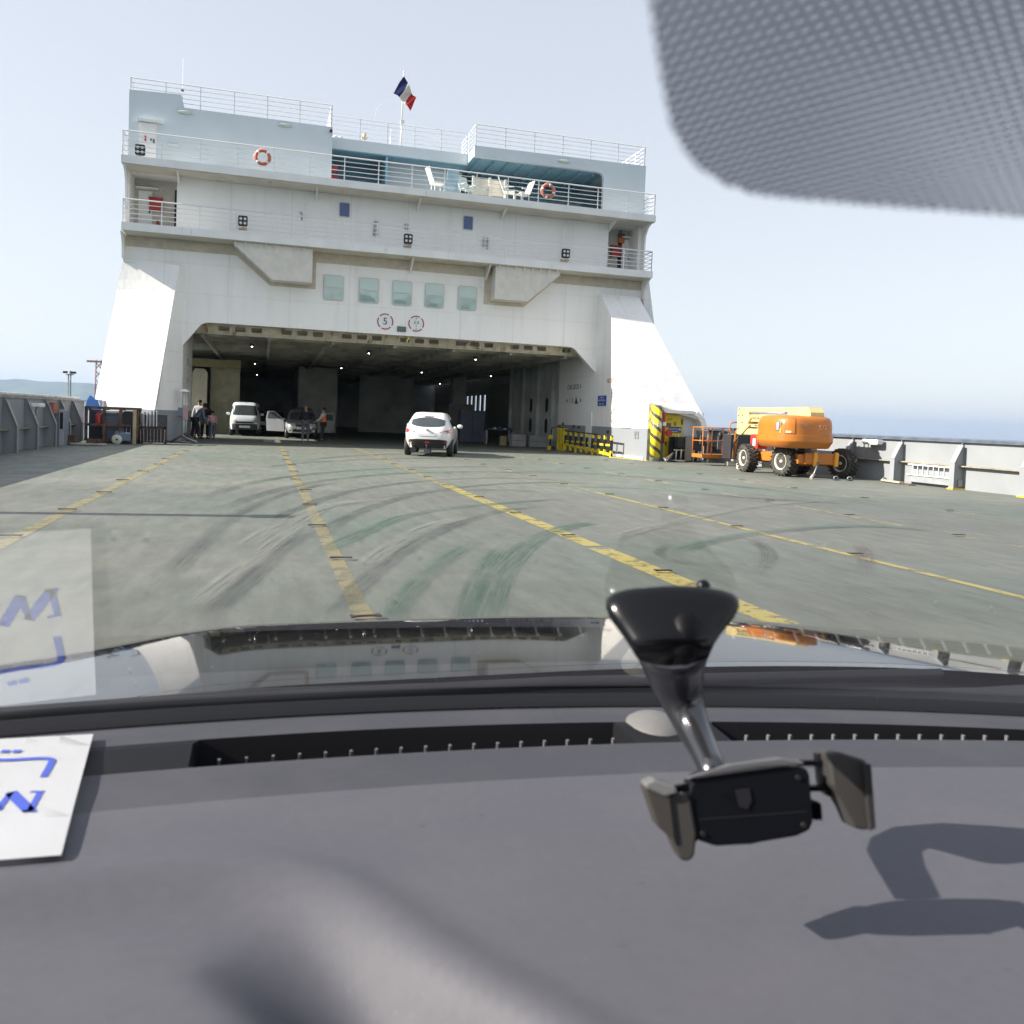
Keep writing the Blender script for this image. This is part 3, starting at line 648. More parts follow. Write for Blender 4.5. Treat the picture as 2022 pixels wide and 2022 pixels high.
def floodlight(c, label):
    t = thing('floodlight', label, 'floodlight', c, 0, 'black four-lamp floodlights on the balconies')
    MB().xz(rr(-.18, .18, .10, .50, .05), -.06, .06).build('housing', BLACK, t)
    for x in (-.08, .08):
        for z in (.21, .38):
            MB().cyl((x, -.07, z), (x, -.055, z), .055, 12).build('lamp', mat('lamp_glass', (.62, .63, .62), .2), t)
    MB().box(-.16, .16, -.05, .25, -.02, .05).box(-.03, .03, -.02, .02, .04, .12).build('foot', mat('rusty_white', (.55, .47, .38), .6, dirt=((.3, .18, .1), 5, .5, None)), t)
    return t
floodlight((-.98, 36.12, 8.62), 'black four-lamp floodlight on the lower balcony above the left casing')
floodlight((5.65, 36.12, 8.55), 'black four-lamp floodlight at the middle of the lower balcony')
floodlight((12.68, 36.12, 8.58), 'black four-lamp floodlight on the lower balcony above the right casing')
floodlight((-4.84, 36.35, 11.0), 'black four-lamp floodlight by the door at the left end of the upper balcony')
# flag on its pole
fp = thing('flagpole', 'white flagpole with a small cross arm on the roof edge above the middle terrace', 'flagpole', (5.6, 38.75, 13.40))
MB().cyl((0, 0, 0), (0, 0, 1.15), .05, 10).cyl((0, 0, 1.15), (.03, 0, 3.3), .032, 8).ball((.03, 0, 3.33), .05).build('pole', WHITE2, fp)
MB().cyl((-.35, 0, .95), (.08, 0, 1.02), .02, 6).box(-.06, .1, -.08, .08, .95, 1.2).build('cross_arm', WHITE2, fp)
fg = thing('flag', 'limp blue, white and red tricolour flag hanging from the flagpole', 'flag', (5.63, 38.62, 16.45))
def cloth_mat():
    m, t, b = nodes('flag_cloth'); at_ = t.nodes.new('ShaderNodeVertexColor'); at_.layer_name = 'c'
    lnk(t, at_.outputs[0], b.inputs['Base Color']); b.inputs['Roughness'].default_value = .8; return m
gb = bmesh.new(); cl = gb.loops.layers.color.new('c'); V = []
NU, NV = 18, 10
for j in range(NV+1):
    row = []
    for i in range(NU+1):
        u, v = i/NU, j/NV
        tl = Vector((-.02, 0, .05)); bl = Vector((-.46, 0, -.72)); tr = Vector((.55, 0, -.88)); br = Vector((.33, 0, -1.38))
        p = tl.lerp(tr, u).lerp(bl.lerp(br, u), v); p.y += .10*math.sin(u*11+v*2.4)*(.25+u); p.z += .04*math.sin(u*7+v*5)
        row.append(gb.verts.new(p))
    V.append(row)
for j in range(NV):
    for i in range(NU):
        fc = gb.faces.new((V[j][i], V[j][i+1], V[j+1][i+1], V[j+1][i])); fc.smooth = True
        c_ = ((.035, .07, .32, 1), (.80, .78, .74, 1), (.62, .05, .06, 1))[min(2, i*3//NU)]
        for lp in fc.loops: lp[cl] = c_
me = bpy.data.meshes.new('cloth'); gb.to_mesh(me); gb.free(); me.materials.append(cloth_mat())
o = bpy.data.objects.new('cloth', me); C.objects.link(o); o.parent = fg
MB().cyl((-.02, 0, .05), (-.25, 0, -.3), .008, 5).tube([(-.4, 0, -.68), (-1.2, 0, -1.6), (-1.35, 0, -3.0)], .006, 4).build('halyard', SIGNW, fg)
# roof fittings
t = thing('roof_lamp', 'cream signal lamp on a short post behind the roof railing left of the flagpole', 'lamp', (3.98, 38.9, 13.40))
MB().cyl((0, 0, 0), (0, 0, .2), .03).build('post', WHITE2, t); MB().cyl((0, 0, .18), (0, 0, .45), .09, 12).box(-.12, .12, -.1, .1, .2, .28).build('lantern', mat('lantern_cream', (.70, .55, .38), .5), t)
t = thing('roof_post', 'slim white antenna post between the signal lamp and the flagpole', 'antenna', (5.15, 38.9, 13.40))
MB().cyl((0, 0, 0), (0, 0, .5), .035).cyl((0, 0, .5), (0, 0, .8), .012).build('rod', WHITE2, t)
for i, x in enumerate((2.72, 2.95)):
    t = thing('ball_lamp', ('small white globe lamp on the roof edge right beside the left deckhouse', 'small white globe lamp second from the left deckhouse on the roof edge')[i], 'lamp', (x, 38.8, 13.40)); MB().ball((0, 0, .10), .10, (1.2, 1, .8)).build('globe', SIGNW, t); MB().cyl((0, 0, 0), (0, 0, .06), .04).build('base', DGREY, t)
t = thing('whip_antenna', 'thin whip antenna on the roof corner of the left deckhouse', 'antenna', (-3.5, 37.9, 13.9))
MB().cyl((0, 0, 0), (0, 0, .5), .012).cyl((0, 0, .5), (0, 0, 1.7), .006, 5).build('rod', GALV, t); MB().box(-.05, .05, -.05, .05, .38, .46).build('mount', DGREY, t)
# red fire hose boxes and extinguishers in the alcoves
def hosebox(c, label):
    t = thing('hose_box', label, 'fire box', c, 0)
    MB().box(-.24, .24, -.16, 0, -.24, .24, bev=.015).build('cabinet', RED, t); MB().box(-.27, .27, -.18, -.001, .22, .27).build('lid', RED, t)
    for x in (-.22, .22): MB().box(x-.03, x+.03, -.15, -.02, -.30, -.241).build('bracket', DGREY, t)
    return t
hosebox((-4.48, 38.47, 9.72), 'red fire hose box in the left alcove of the lower balcony')
hosebox((16.10-.1, 38.47, 9.68), 'red fire hose box in the right alcove of the lower balcony beside the dark doorway')
def exting(c, label, s=1.0):
    t = thing('fire_extinguisher', label, 'extinguisher', c)
    MB().lathe((0, 0, 0), (0, 0, 1), [(0, .06*s), (.02, .07*s), (.36*s, .07*s), (.42*s, .03*s)], 12).build('cylinder', RED, t)
    MB().box(-.05, .05, -.03, .03, .42*s, .47*s).build('valve', BLACK, t); return t
exting((-4.38, 38.35, 8.6), 'small red extinguisher on the left alcove floor under the hose box')
t = thing('wall_telephone', 'orange emergency telephone box high in the right alcove', 'telephone', (16.27, 38.45, 10.1))
MB().box(-.15, .15, -.14, .0, 0, .24, bev=.02).build('case', mat('phone_orange', (.62, .14, .02), .45), t)
MB().box(-.16, .16, -.12, 0, .241, .44).box(-.1, .02, -.1, 0, .44, .56).build('cover', mat('olive_cover', (.14, .12, .06), .7), t)
for x, l, z in ((-4.85, 'grey floor locker in the left alcove', 8.47), (16.0, 'dark floor locker in the right alcove under the hose box', 8.47)):
    t = thing('deck_locker', l, 'locker', (x+.1, 38.2, z)); MB().box(-.2, .2, -.12, .12, 0, .22, bev=.01).build('body', mat('locker_grey', (.33, .34, .33), .5), t); MB().box(-.22, .22, -.14, .14, .221, .25).build('lid', DGREY, t)
t = thing('board_rack', 'dark red rack of boards seen past the left deckhouse corner on the terrace', 'rack', (2.72, 38.9, 11.02)); MB().box(-.12, .12, -.05, .05, .0, .05).box(-.12, -.08, -.05, .05, 0, 1.4).box(.08, .12, -.05, .05, 0, 1.4).build('frame', DGREY, t)
for z in (.25, .62, 1.0): MB().box(-.14, .14, -.07, -.052, z, z+.26).build('board', RED, t)
# terrace furniture
def deckchair(c, rz, label, m, s=1):
    t = thing('deck_chair', label, 'chair', c, rz, 'deck chairs on the terrace')
    M = Matrix.Rotation(R(-22), 4, 'X')
    MB().box(-.25, .25, -.25, .25, .36, .40, bev=.01).build('seat', m, t)
    MB().box(-.25, .25, 0, .04, 0, .70, Matrix.Translation((0, .22, .38)) @ M, bev=.015).build('backrest', m, t)
    for sx in (-.23, .23):
        for sy in (-.22, .22): MB().cyl((sx, sy, 0), (sx*.95, sy*.9, .37), .02, 6).build('leg', m, t)
    for sx in (-.27, .27): MB().box(sx-.025, sx+.025, -.22, .25, .56, .59).build('armrest', m, t)
    return t
CW = mat('chair_white', (.80, .80, .76), .5, var=.03)
deckchair((6.95, 36.75, 11.05), R(100), 'white folding chair standing alone at the left of the terrace chairs', CW)
deckchair((7.55, 36.9, 11.02), R(180), 'pale blue plastic chair right beside the lone white folding chair', mat('chair_blue', (.38, .56, .68), .5))
deckchair((10.15, 36.7, 11.02), R(70), 'white deck chair leaning back left of the dark doorway', CW)
deckchair((10.75, 36.75, 11.02), R(-70), 'white deck chair folded beside the dark doorway right of its twin', CW)
deckchair((8.3, 36.95, 11.02), R(20), 'pale green plastic chair left of the white sheeted table', mat('chair_green', (.55, .66, .62), .5))
t = thing('terrace_table', 'cream sheeted stand on posts behind the upper balcony rail', 'table', (9.35, 37.2, 11.02))
MB().box(-.75, .75, -.03, .03, .30, .98).build('sheet', mat('cream_sheet', (.66, .63, .54), .7), t)
for x in (-.75, .0, .72): MB().box(x-.05, x+.05, -.12, -.031, 0, 1.05).build('leg', mat('post_cream', (.72, .70, .62), .6), t)
# awning bar over the middle terrace
part(MB().cyl((5.05, 38.45, 12.60), (8.6, 38.45, 12.55), .03), 'awning_bar', DGREY)

# ================================================================== BULWARKS
def bulwark(side, label):
    s_ = -1 if side == 'l' else 1
    X = -6.75 if side == 'l' else 18.35; H = 1.50 if side == 'l' else 1.30
    b = thing('bulwark', label, 'bulwark', (X, 10, 0))
    y1 = 36.9 if side == 'l' else 33.2
    MB().box(0, .05*s_, -22, y1-10, 0, H).build('plate', GREYB, b)
    if side == 'l':
        MB().box(-.30, .06, -22, y1-10, H, H+.05).build('capping', mat('worn_capping', (.30, .30, .30), .6, var=.3, scale=3, dirt=((.55, .55, .52), 5, .55, None)), b)
        MB().cyl((-.22, -22, H+.10), (-.22, y1-10, H+.10), .06, 8).build('cap_pipe', mat('pale_pipe', (.50, .50, .48), .6, var=.3, scale=4), b)
    else: MB().cyl((.0, -22, H+.02), (.0, y1-10, H+.02), .055, 10).box(-.10, .16, -22, y1-10, H-.02, H+.012).build('capping', mat('dark_capping', (.09, .11, .14), .5, var=.3, scale=3), b)
    MB().box(0, -.16*s_, -22, y1-10, .62, .65).build('shelf', mat('worn_shelf', (.30, .27, .20), .7, var=.4, scale=4), b)
    ys = [14.4, 16.65, 18.9, 21.2, 23.4, 25.6, 28.0, 30.2, 32.4] if side == 'r' else [9.8, 12.1, 14.4, 16.7, 19.1, 21.4, 23.7, 26.0, 28.2, 30.5, 32.6, 34.6]
    k = -s_
    for y in ys:
        pr = [(0, 0), (.36*k, 0), (.36*k, .72), (.10*k, H-.10), (.06*k, H-.01), (0, H-.01)]
        fr = MB(); fr.prism([(px, y-10-.012, pz) for px, pz in pr], (0, .024, 0))
        o = fr.build('frame', GREYB, b)
        MB().box(.362*k, .375*k, y-10-.09, y-10+.09, 0, .72).prism([(.362*k, y-10-.09, .72), (.104*k, y-10-.09, H-.10), (.104*k+.012*k, y-10-.09, H-.09), (.375*k, y-10-.09, .725)], (0, .18, 0)).build('flange', GREYB, o)
        if side == 'r': MB().box(.0, .42*k, y-10-.12, y-10+.10, .001, .035).build('toe_paint', YEL, o)
    return b
bl = bulwark('l', 'grey steel bulwark with stiffener frames in shadow along the left deck edge')
br = bulwark('r', 'pale grey sunlit bulwark with stiffener frames along the right deck edge')
g = MB()
for i in range(9): g.box(-.20, -.185, 8.95+i*.2, 8.965+i*.2, .30, .58)
g.box(-.22, -.06, 8.9, 10.75, .27, .30).box(-.20, -.10, 8.9, 10.75, .56, .60); g.build('grating', SIGNW, br)
MB().box(-.18, -.03, 8.85, 10.8, .08, .265).build('grating_tray', mat('tray_grey', (.28, .30, .31), .6), br)
for y, s_ in ((22.0, 1),):
    t = thing('deck_light', 'white floodlight bracketed on the right bulwark behind the boom lift', 'lamp', (18.25, 22.3, 1.22))
    MB().box(-.22, .0, -.35, .35, -.10, .03, bev=.02).build('housing', SIGNW, t); MB().box(-.20, -.02, -.32, .32, -.13, -.101).build('lens', mat('lamp_lens2', (.42, .46, .40), .3), t)
    MB().cyl((-.05, .45, -.5), (-.05, .45, .06), .02, 6).build('bracket', GALV, t)
t = thing('deck_light', 'small pale lamp tucked under the left bulwark capping', 'lamp', (-6.62, 28.6, 1.32))
MB().box(0, .26, -.3, .3, -.06, .05, bev=.02).build('housing', SIGNW, t); MB().tube([(.1, 0, -.05), (.05, .1, -.3), (.02, .1, -.5)], .03).build('bracket', GALV, t)
t = thing('electric_cabinet', 'tall blue grey cabinet standing between frames of the left bulwark', 'cabinet', (-6.45, 31.55, 0))
MB().box(-.25, .15, -.35, .35, 0, 1.18, bev=.01).build('body', mat('cab_blue', (.22, .25, .31), .5), t)
MB().box(.03, .12, -.38, -.351, .55, 1.1).build('louvre', BLACK, t); MB().box(.0, .14, -.37, -.351, .0, 1.2).build('door', mat('cab_door', (.42, .44, .47), .5), t)
t = thing('red_box', 'faded red box fixed high between frames of the left bulwark', 'fire box', (-6.68, 30.9, 1.05)); MB().box(0, .2, -.28, .28, 0, .34, bev=.02).build('case', mat('faded_box', (.36, .13, .10), .6), t); MB().box(.0, .22, -.3, .3, .341, .36).build('lid', RED, t)

# ================================================================== DECK GEAR
# left: rusty gear rack with rods
t = thing('gear_rack', 'rusty steel rack of lashing gear standing below the sunlit left plate', 'rack', (-5.2, 34.0, 0)); FR = MB()
for x in (-.95, -.35, .20, .75): FR.box(x-.05, x+.05, -.05, .05, 0, 1.28); FR.box(x-.04, x+.04, .75, .85, 0, 1.28)
for z in (.03, .62, 1.24): FR.box(-1.0, .80, -.06, .06, z, z+.09); FR.box(-1.0, .80, .74, .86, z, z+.09)
for x in (-.98, .78): FR.box(x-.03, x+.03, 0, .8, .62, .70).box(x-.03, x+.03, 0, .8, 1.24, 1.32)
FR.build('frame', RUST, t)
MB().box(-.95, .75, .0, .8, .12, .15).build('shelf', RUST, t)
MB().box(.62, .74, -.08, -.061, .0, 1.26).build('post_cover', mat('tan_post', (.42, .35, .22), .7, var=.2), t)
def part_of(par, nm, m, mb): return mb.build(nm, m, par)
for i in range(9): part_of(t, 'rod', GALV if i % 2 else DGREY, MB().cyl((.24+.055*i, -.02, .1), (.24+.055*i+.02*math.sin(i*4), .02, .60), .016, 6))
t2 = thing('blower_unit', 'dark louvred machine with a pale top stowed inside the rusty rack', 'machine', (-5.27, 34.3, .10))
MB().box(-.93, .72, .5, .52, .1, 1.2).build('back_sheet', mat('dark_sheet', (.05, .05, .06), .7), t)
LV = MB(); LV.box(-.26, .34, -.15, .3, 0, 1.0); LV.build('body', mat('slate_mach', (.09, .11, .15), .5), t2)
for i in range(8): MB().box(-.25, .33, -.17, -.151, .42+.06*i, .445+.06*i).build('louvre', mat('louv', (.17, .19, .24), .5), t2)
MB().box(-.27, .35, -.2, .3, 1.0, 1.10, bev=.03).build('lid', SIGNW, t2)
t2 = thing('fire_extinguisher', 'tall red extinguisher leaning inside the left bay of the rusty rack', 'extinguisher', (-5.75, 34.05, .62)); MB().lathe((0, 0, 0), (0, 0, 1), [(0, .08), (.03, .10), (.42, .10), (.50, .04)], 12).build('cylinder', RED, t2); MB().tube([(.02, 0, .48), (.1, -.03, .56), (.17, -.05, .4), (.18, -.05, -.45)], .022).build('hose', GALV, t2)
t2 = thing('black_crate', 'dark crate in the right upper bay of the rusty rack', 'crate', (-4.72, 34.2, .72)); MB().box(-.20, .20, -.15, .3, 0, .46, bev=.01).build('body', BLACK, t2); MB().cyl((.17, -.18, .18), (.14, -.17, .46), .02).build('handle', GALV, t2)
# rod stand to its right
t = thing('rod_stand', 'stand crowded with upright lashing rods between the rusty rack and the garage wall', 'rack', (-4.0, 34.6, 0))
MB().box(-.42, .48, -.05, .03, .55, .66).box(-.42, .48, -.05, .03, .05, .12).box(-.42, .48, .4, .48, .55, .66).box(-.42, -.36, -.05, .48, 0, 1.1).box(.42, .48, -.05, .48, 0, 1.1).build('frame', RUST, t)
MB().box(-.40, .46, .1, .35, .13, 1.08).build('back_sheet', BLACK, t); MB().box(.18, .47, -.08, -.05, .66, 1.10).build('side_sheet', DGREY, t)
for i in range(22):
    x = -.38+.039*i; hh = 1.12+.16*random.random(); top = i < 15
    MB().cyl((x, -.10, .06), (x+.02*random.uniform(-1, 1), -.08, .56), .015, 6).build('rod', (GALV, DGREY, RUST)[i % 3], t)
    if top: MB().cyl((x, -.09, .66), (x+.015*random.uniform(-1, 1), -.07, hh), .017, 6).build('rod', (GALV, DGREY, SIGNW)[i % 3], t)
# trolley with pale wheel in front of the rack
t = thing('hand_trolley', 'small hand trolley with one pale wheel parked before the rusty rack', 'trolley', (-5.02, 33.35, 0), R(8))
wh = MB().lathe((0, -.03, .17), (0, 1, 0), [(0, .05), (0, .165), (.02, .175), (.05, .175), (.07, .165), (.07, .05)], 20).build('wheel', mat('pale_wheel', (.55, .54, .44), .6), t)
MB().cyl((0, -.035, .17), (0, .05, .17), .04, 10).build('hub', BLACK, wh)
MB().box(-.05, .05, .05, .15, .15, .48).cyl((0, .1, .4), (-.32, .3, .12), .03).box(.05, .45, .0, .35, .12, .42, bev=.04).build('frame', mat('slate_box3', (.14, .18, .23), .5), t)
# pallet truck by the cabinet
t = thing('pallet_truck', 'rusty pallet truck left beside the grey cabinet at the left bulwark', 'pallet truck', (-6.1, 31.9, 0), R(-6))
MB().box(-.1, .95, -.22, -.08, .03, .08).box(-.1, .95, .10, .24, .03, .08).build('fork', mat('fork_pale', (.46, .44, .36), .6, var=.2), t)
MB().cyl((-.12, 0, .1), (-.45, .05, .85), .03, 8).build('tiller', mat('tiller_tan', (.45, .38, .26), .6), t); MB().lathe((-.45, .05, .85), (-.4, 0, 1), [(0, .05), (.05, .10), (.12, .05)], 10).build('grip', RUBBER, t)
MB().cyl((.28, -.1, .08), (.28, .12, .08), .08, 12).build('wheel', mat('pale_wheel2', (.6, .58, .5), .6), t); MB().box(-.2, .05, -.16, .16, .02, .35).build('chassis', RUST, t); MB().box(.4, .75, -.1, .2, .08, .2).build('loose_block', RUST, t)
# mushroom-headed post at the left jamb
t = thing('vent_post', 'slim white post with a flat mushroom cap at the left garage jamb', 'post', (-3.22+.15, 36.75, 0))
MB().cyl((0, 0, 0), (0, 0, 2.05), .045, 10).cyl((.09, 0, .3), (.09, 0, 1.95), .03, 8).build('pipe', mat('post_white', (.55, .56, .55), .5, var=.1), t)
MB().lathe((0, 0, 2.02), (0, 0, 1), [(0, .10), (.02, .22), (.07, .20), (.14, .05)], 18).build('cap', WHITE2, t)
MB().box(-.03, .16, -.07, .0, .9, 1.5, bev=.02).build('pink_box', mat('pinkish', (.42, .27, .27), .6), t)
t = thing('unseen_shadow_post', 'tall grey post added out of view at the left deck edge, its shadow lying across the lane lines', 'lamp post', (-6.55, 12.35, 0))  # unseen post, added to cast the long shadow over the deck
MB().cyl((0, 0, 0), (0, 0, 3.9), .13, 12).build('post', GALV, t); MB().box(-.2, .2, -.2, .2, 3.9, 4.0).cyl((0, 0, 0), (0, 0, .05), .25, 12).build('cap', DGREY, t)
# chains and rods lying on the deck
def chainpile(name, c, pts, label, m=RUST, r=.035, n=7):
    t = thing(name, label, 'lashing gear', c)
    for k in range(n):
        a = Vector(pts[k % len(pts)]); b = Vector(pts[(k+1) % len(pts)])+Vector((random.uniform(-.1, .1), random.uniform(-.1, .1), random.uniform(0, .05)))
        MB().cyl(a+Vector((0, 0, .03)), b+Vector((0, 0, .03)), r*random.uniform(.7, 1.3), 7).build('rod', (m, GALV, DGREY)[k % 3], t)
    return t
chainpile('lever_bars', (-2.9, 36.2, 0), [(-.6, 0, 0), (-.2, -.1, .25), (.35, -.4, .02), (-.1, 0, .35), (.4, -.35, 0), (-.9, .2, .02)], 'tangle of lashing levers on the deck at the foot of the left jamb', n=8)
chainpile('lashing_bars', (15.2, 30.6, 0), [(0, -.2, 0), (.35, 0, .3), (.15, -.1, .05), (.5, -.1, 0), (.1, .2, .1)], 'heap of lashing bars at the foot of the striped column', n=9)
t = thing('dunnage', 'pale flat board lying among lashing bars right of the striped column', 'board', (15.75, 30.75, 0), R(6)); MB().box(-.4, .4, -.1, .15, .02, .08, bev=.01).build('plank', mat('old_wood', (.42, .38, .30), .8), t); MB().box(-.35, -.25, -.1, .15, 0, .019).build('batten', RUST, t)
# floor block (pale cone) at the garage threshold
t = thing('floor_lamp', 'small pale round fitting on the deck at the garage threshold left of the silver car', 'deck fitting', (.62, 39.6, 0)); MB().lathe((0, 0, 0), (0, 0, 1), [(0, .16), (.05, .17), (.14, .09), (.18, .03)], 16).build('cap', mat('pale_cap', (.72, .70, .60), .4), t); MB().box(-.6, -.12, -.15, .1, 0, .10, bev=.04).build('ramp', mat('dull_tan', (.25, .24, .18), .7), t)
# striped column under the right plate
def stripes():
    m, t, b = nodes('hazard_stripes'); tc = t.nodes.new('ShaderNodeTexCoord'); sep = t.nodes.new('ShaderNodeSeparateXYZ'); lnk(t, tc.outputs['Object'], sep.inputs[0])
    an = mth(t, 'MULTIPLY', mth(t, 'ARCTAN2', sep.outputs[1], sep.outputs[0]), .135)
    k = mth(t, 'LESS_THAN', mth(t, 'FRACT', mth(t, 'ADD', mth(t, 'MULTIPLY', mth(t, 'ADD', sep.outputs[2], an), 2.35), .62)), .36)
    wear = ramp(t, noise(t, 5, 6), [(.45, (0, 0, 0)), (.7, (.8, .8, .8))])
    dark = mixc(t, wear, (.045, .045, .045), (.22, .21, .18)); col = mixc(t, k, (.80, .64, .03), dark)
    lnk(t, mixc(t, mth(t, 'LESS_THAN', sep.outputs[2], .16), col, (.36, .38, .33)), b.inputs['Base Color']); b.inputs['Roughness'].default_value = .5; return m
part(MB(), 'none', WHITE) if False else None
colm = thing('striped_column', 'round yellow and black striped column carrying the sloping plate beside the yellow door', 'column', (15.0, 31.05, 0))
MB().cyl((0, 0, 0), (0, 0, 2.22), .21, 24).build('shaft', stripes(), colm)
MB().box(-.05, .12, -.235, -.20, 1.38, 1.52).build('notice', SIGNW, colm)
t = thing('fire_hydrant', 'red hydrant pipe and valve on the right of the striped column', 'hydrant', (15.38, 31.15, .72)); MB().cyl((0, 0, 0), (0, 0, 1.25), .06, 10).build('pipe', RED, t)
MB().box(.02, .3, -.06, .04, .40, .47).cyl((.22, -.1, .42), (.22, .02, .42), .13, 12, None).build('valve', RED, t); MB().box(.1, .3, -.05, .05, .66, .82).build('hose_coupling', mat('coupling', (.16, .06, .04), .5), t); MB().box(-.07, .07, -.08, -.05, .70, .85).build('label_plate', SIGNW, t)
# gear stand in front of the recess on the right
t = thing('gear_stand', 'dark gear stand with black bins and hanging straps in front of the yellow door', 'rack', (16.42, 31.10, 0))
MB().box(-.6, .72, -.05, .4, .0, .03).box(-.6, .72, .36, .40, 0, 1.0).build('frame', BLACK, t)
MB().box(-.46, -.14, -.06, .2, .57, .98).build('bin', BLACK, t); MB().box(-.10, .18, -.10, .0, .05, 1.05).build('grey_panel', mat('taupe', (.24, .21, .18), .7), t)
MB().box(.20, .68, -.05, .3, .45, 1.0, bev=.02).build('bin', BLACK, t); MB().box(-.5, .3, .02, .12, .44, .50).build('crossbar', mat('tan2', (.46, .42, .30), .7), t)
for x, z, l in ((-.52, 0, .5), (-.30, .1, .42), (.26, 0, .48), (.47, .05, .40), (.58, .05, .4), (.52, .75, .35)):
    MB().cyl((x, -.09, z), (x+.03, -.08, z+l), .03, 7).build('strap', mat('pale_strap', (.50, .47, .40), .7), t)
for i in range(10): MB().cyl((-.45+.12*i, .1, .98), (-.45+.12*i, .1, 1.06+.03*(i % 2)), .012, 5).build('hook', GALV, t)
# grab-rail behind the basket
part(MB().tube([(17.05, 31.2, 1.0), (17.05, 31.2, 1.25), (17.25, 31.15, 1.35), (18.2, 31.1, 1.30)], .025), 'handrail', GALV)
# black-and-yellow ramp barrier
def banded():
    m, t, b = nodes('barrier_bands'); tc = t.nodes.new('ShaderNodeTexCoord'); sep = t.nodes.new('ShaderNodeSeparateXYZ'); lnk(t, tc.outputs['Generated'], sep.inputs[0])
    k = mth(t, 'MULTIPLY', mth(t, 'GREATER_THAN', sep.outputs[2], .30), mth(t, 'LESS_THAN', sep.outputs[2], .80))
    lnk(t, mixc(t, k, (.80, .62, .02), (.02, .02, .02)), b.inputs['Base Color']); b.inputs['Roughness'].default_value = .45; return m
BAND = banded()
t = thing('ramp_barrier', 'yellow and black steel barrier fence beside the right inboard wall of the garage opening', 'barrier', (14.2, 37, 0))
N = 9
for i in range(N):
    y = 33.6+i*.72-37; base = .03 if i < 8 else 0
    MB().box(-.05, .05, y-.05, y+.05, .05 if i % 3 else 0, .90+.02*i*.5).build('post', BAND, t)
    if i < N-1:
        MB().box(-.03, .03, y+.12, y+.60, .46, .55).build('mid_rail', YEL, t); MB().box(-.02, .02, y+.05, y+.67, .49, .52).build('mid_bar', BLACK, t)
MB().prism([(-.04, -3.45, .92), (-.04, 2.4, 1.02), (-.04, 2.4, .97), (-.04, -3.45, .87)], (.08, 0, 0)).build('top_rail', BLACK, t)
MB().prism([(-.04, -3.45, .04), (-.04, 2.4, .30), (-.04, 2.4, .42), (-.04, -3.45, .16)], (.08, 0, 0)).build('bottom_rail', YEL, t)
for y in (2.45, 2.95, 3.35): MB().box(-.09, .09, y-.05, y+.05, 0, 1.12).build('post', YEL, t)
MB().box(-.03, .03, 2.4, 3.4, 1.02, 1.10).box(-.03, .03, 2.4, 3.4, .30, .38).build('end_gate', YEL, t)
MB().tube([(0, 2.3, 1.03), (0, 3.4, 1.18), (-.3, 3.6, 1.1), (-.35, 3.65, .5), (-.35, 3.65, 0)], .03).build('top_rail', BLACK, t)
MB().box(-.5, -.3, 3.4, 3.6, .55, .75).build('counterweight', YEL, t); MB().box(-.55, -.4, 3.35, 3.5, .0, .2).build('foot', YEL, t)
struct(MB().xy([(14.1, 33.6), (14.45, 33.6), (14.9, 31.2), (14.75, 31.2)], .001, .013).build('yellow_floor_line', YEL))
# things inside on the right
t = thing('concrete_block', 'low grey block inside the garage nearest the barrier end', 'block', (14.35, 44.3, 0)); MB().box(-.5, .6, -.3, .3, 0, .62, bev=.02).build('body', mat('block_grey', (.38, .38, .36), .8, var=.15), t); MB().box(-.5, .6, -.31, -.301, .28, .30).build('strap', DGREY, t)
t = thing('concrete_block', 'low grey block inside the garage left of its twin', 'block', (13.3, 44.5, 0)); MB().box(-.4, .38, -.3, .3, 0, .66, bev=.02).build('body', _M['block_grey'], t); MB().box(-.4, .38, -.31, -.301, .3, .32).build('strap', DGREY, t)
t = thing('yellow_bin', 'small dull yellow bin on the garage floor left of the low blocks', 'bin', (12.75, 45.5, 0)); MB().box(-.18, .18, -.15, .15, 0, .5, bev=.02).build('body', mat('bin_tan', (.42, .36, .16), .6), t); MB().box(-.2, .2, -.17, .17, .5, .54).build('lid', DGREY, t)
t = thing('work_bench', 'cluttered bench with pale tools inside the garage behind the low blocks', 'bench', (13.0, 47.2, 0)); MB().box(-.9, .8, -.3, .3, .80, .86).build('top', DGREY, t)
for x in (-.85, .7): MB().box(x, x+.08, -.25, .25, 0, .8).build('leg', GALV, t)
for i in range(5): MB().box(-.7+.3*i, -.55+.3*i, -.2, .1, .861, .93+.03*(i % 3)).build('tool', SIGNW if i % 2 else BLUES, t)
t = thing('steel_locker', 'tall dark blue locker against the garage side left of the bench', 'cabinet', (12.0, 50, 0)); MB().box(-.75, .75, -.3, .3, 0, 1.9, bev=.02).build('body', mat('locker_navy', (.10, .12, .17), .5), t); MB().box(-.01, .01, -.32, -.301, .05, 1.85).build('door_gap', BLACK, t)
t = thing('parked_container', 'pale green grey box trailer parked deep in the garage right of the white car', 'trailer', (13.3, 60, 0)); MB().box(-.9, .8, -1.5, 1.5, .5, 2.4, bev=.04).build('box_body', mat('box_green', (.30, .33, .30), .6), t)
for x in (-.7, .6):
    for y in (-1.0, 1.0): MB().cyl((x-.12, y, .36), (x+.12, y, .36), .36, 16).build('wheel', RUBBER, t)

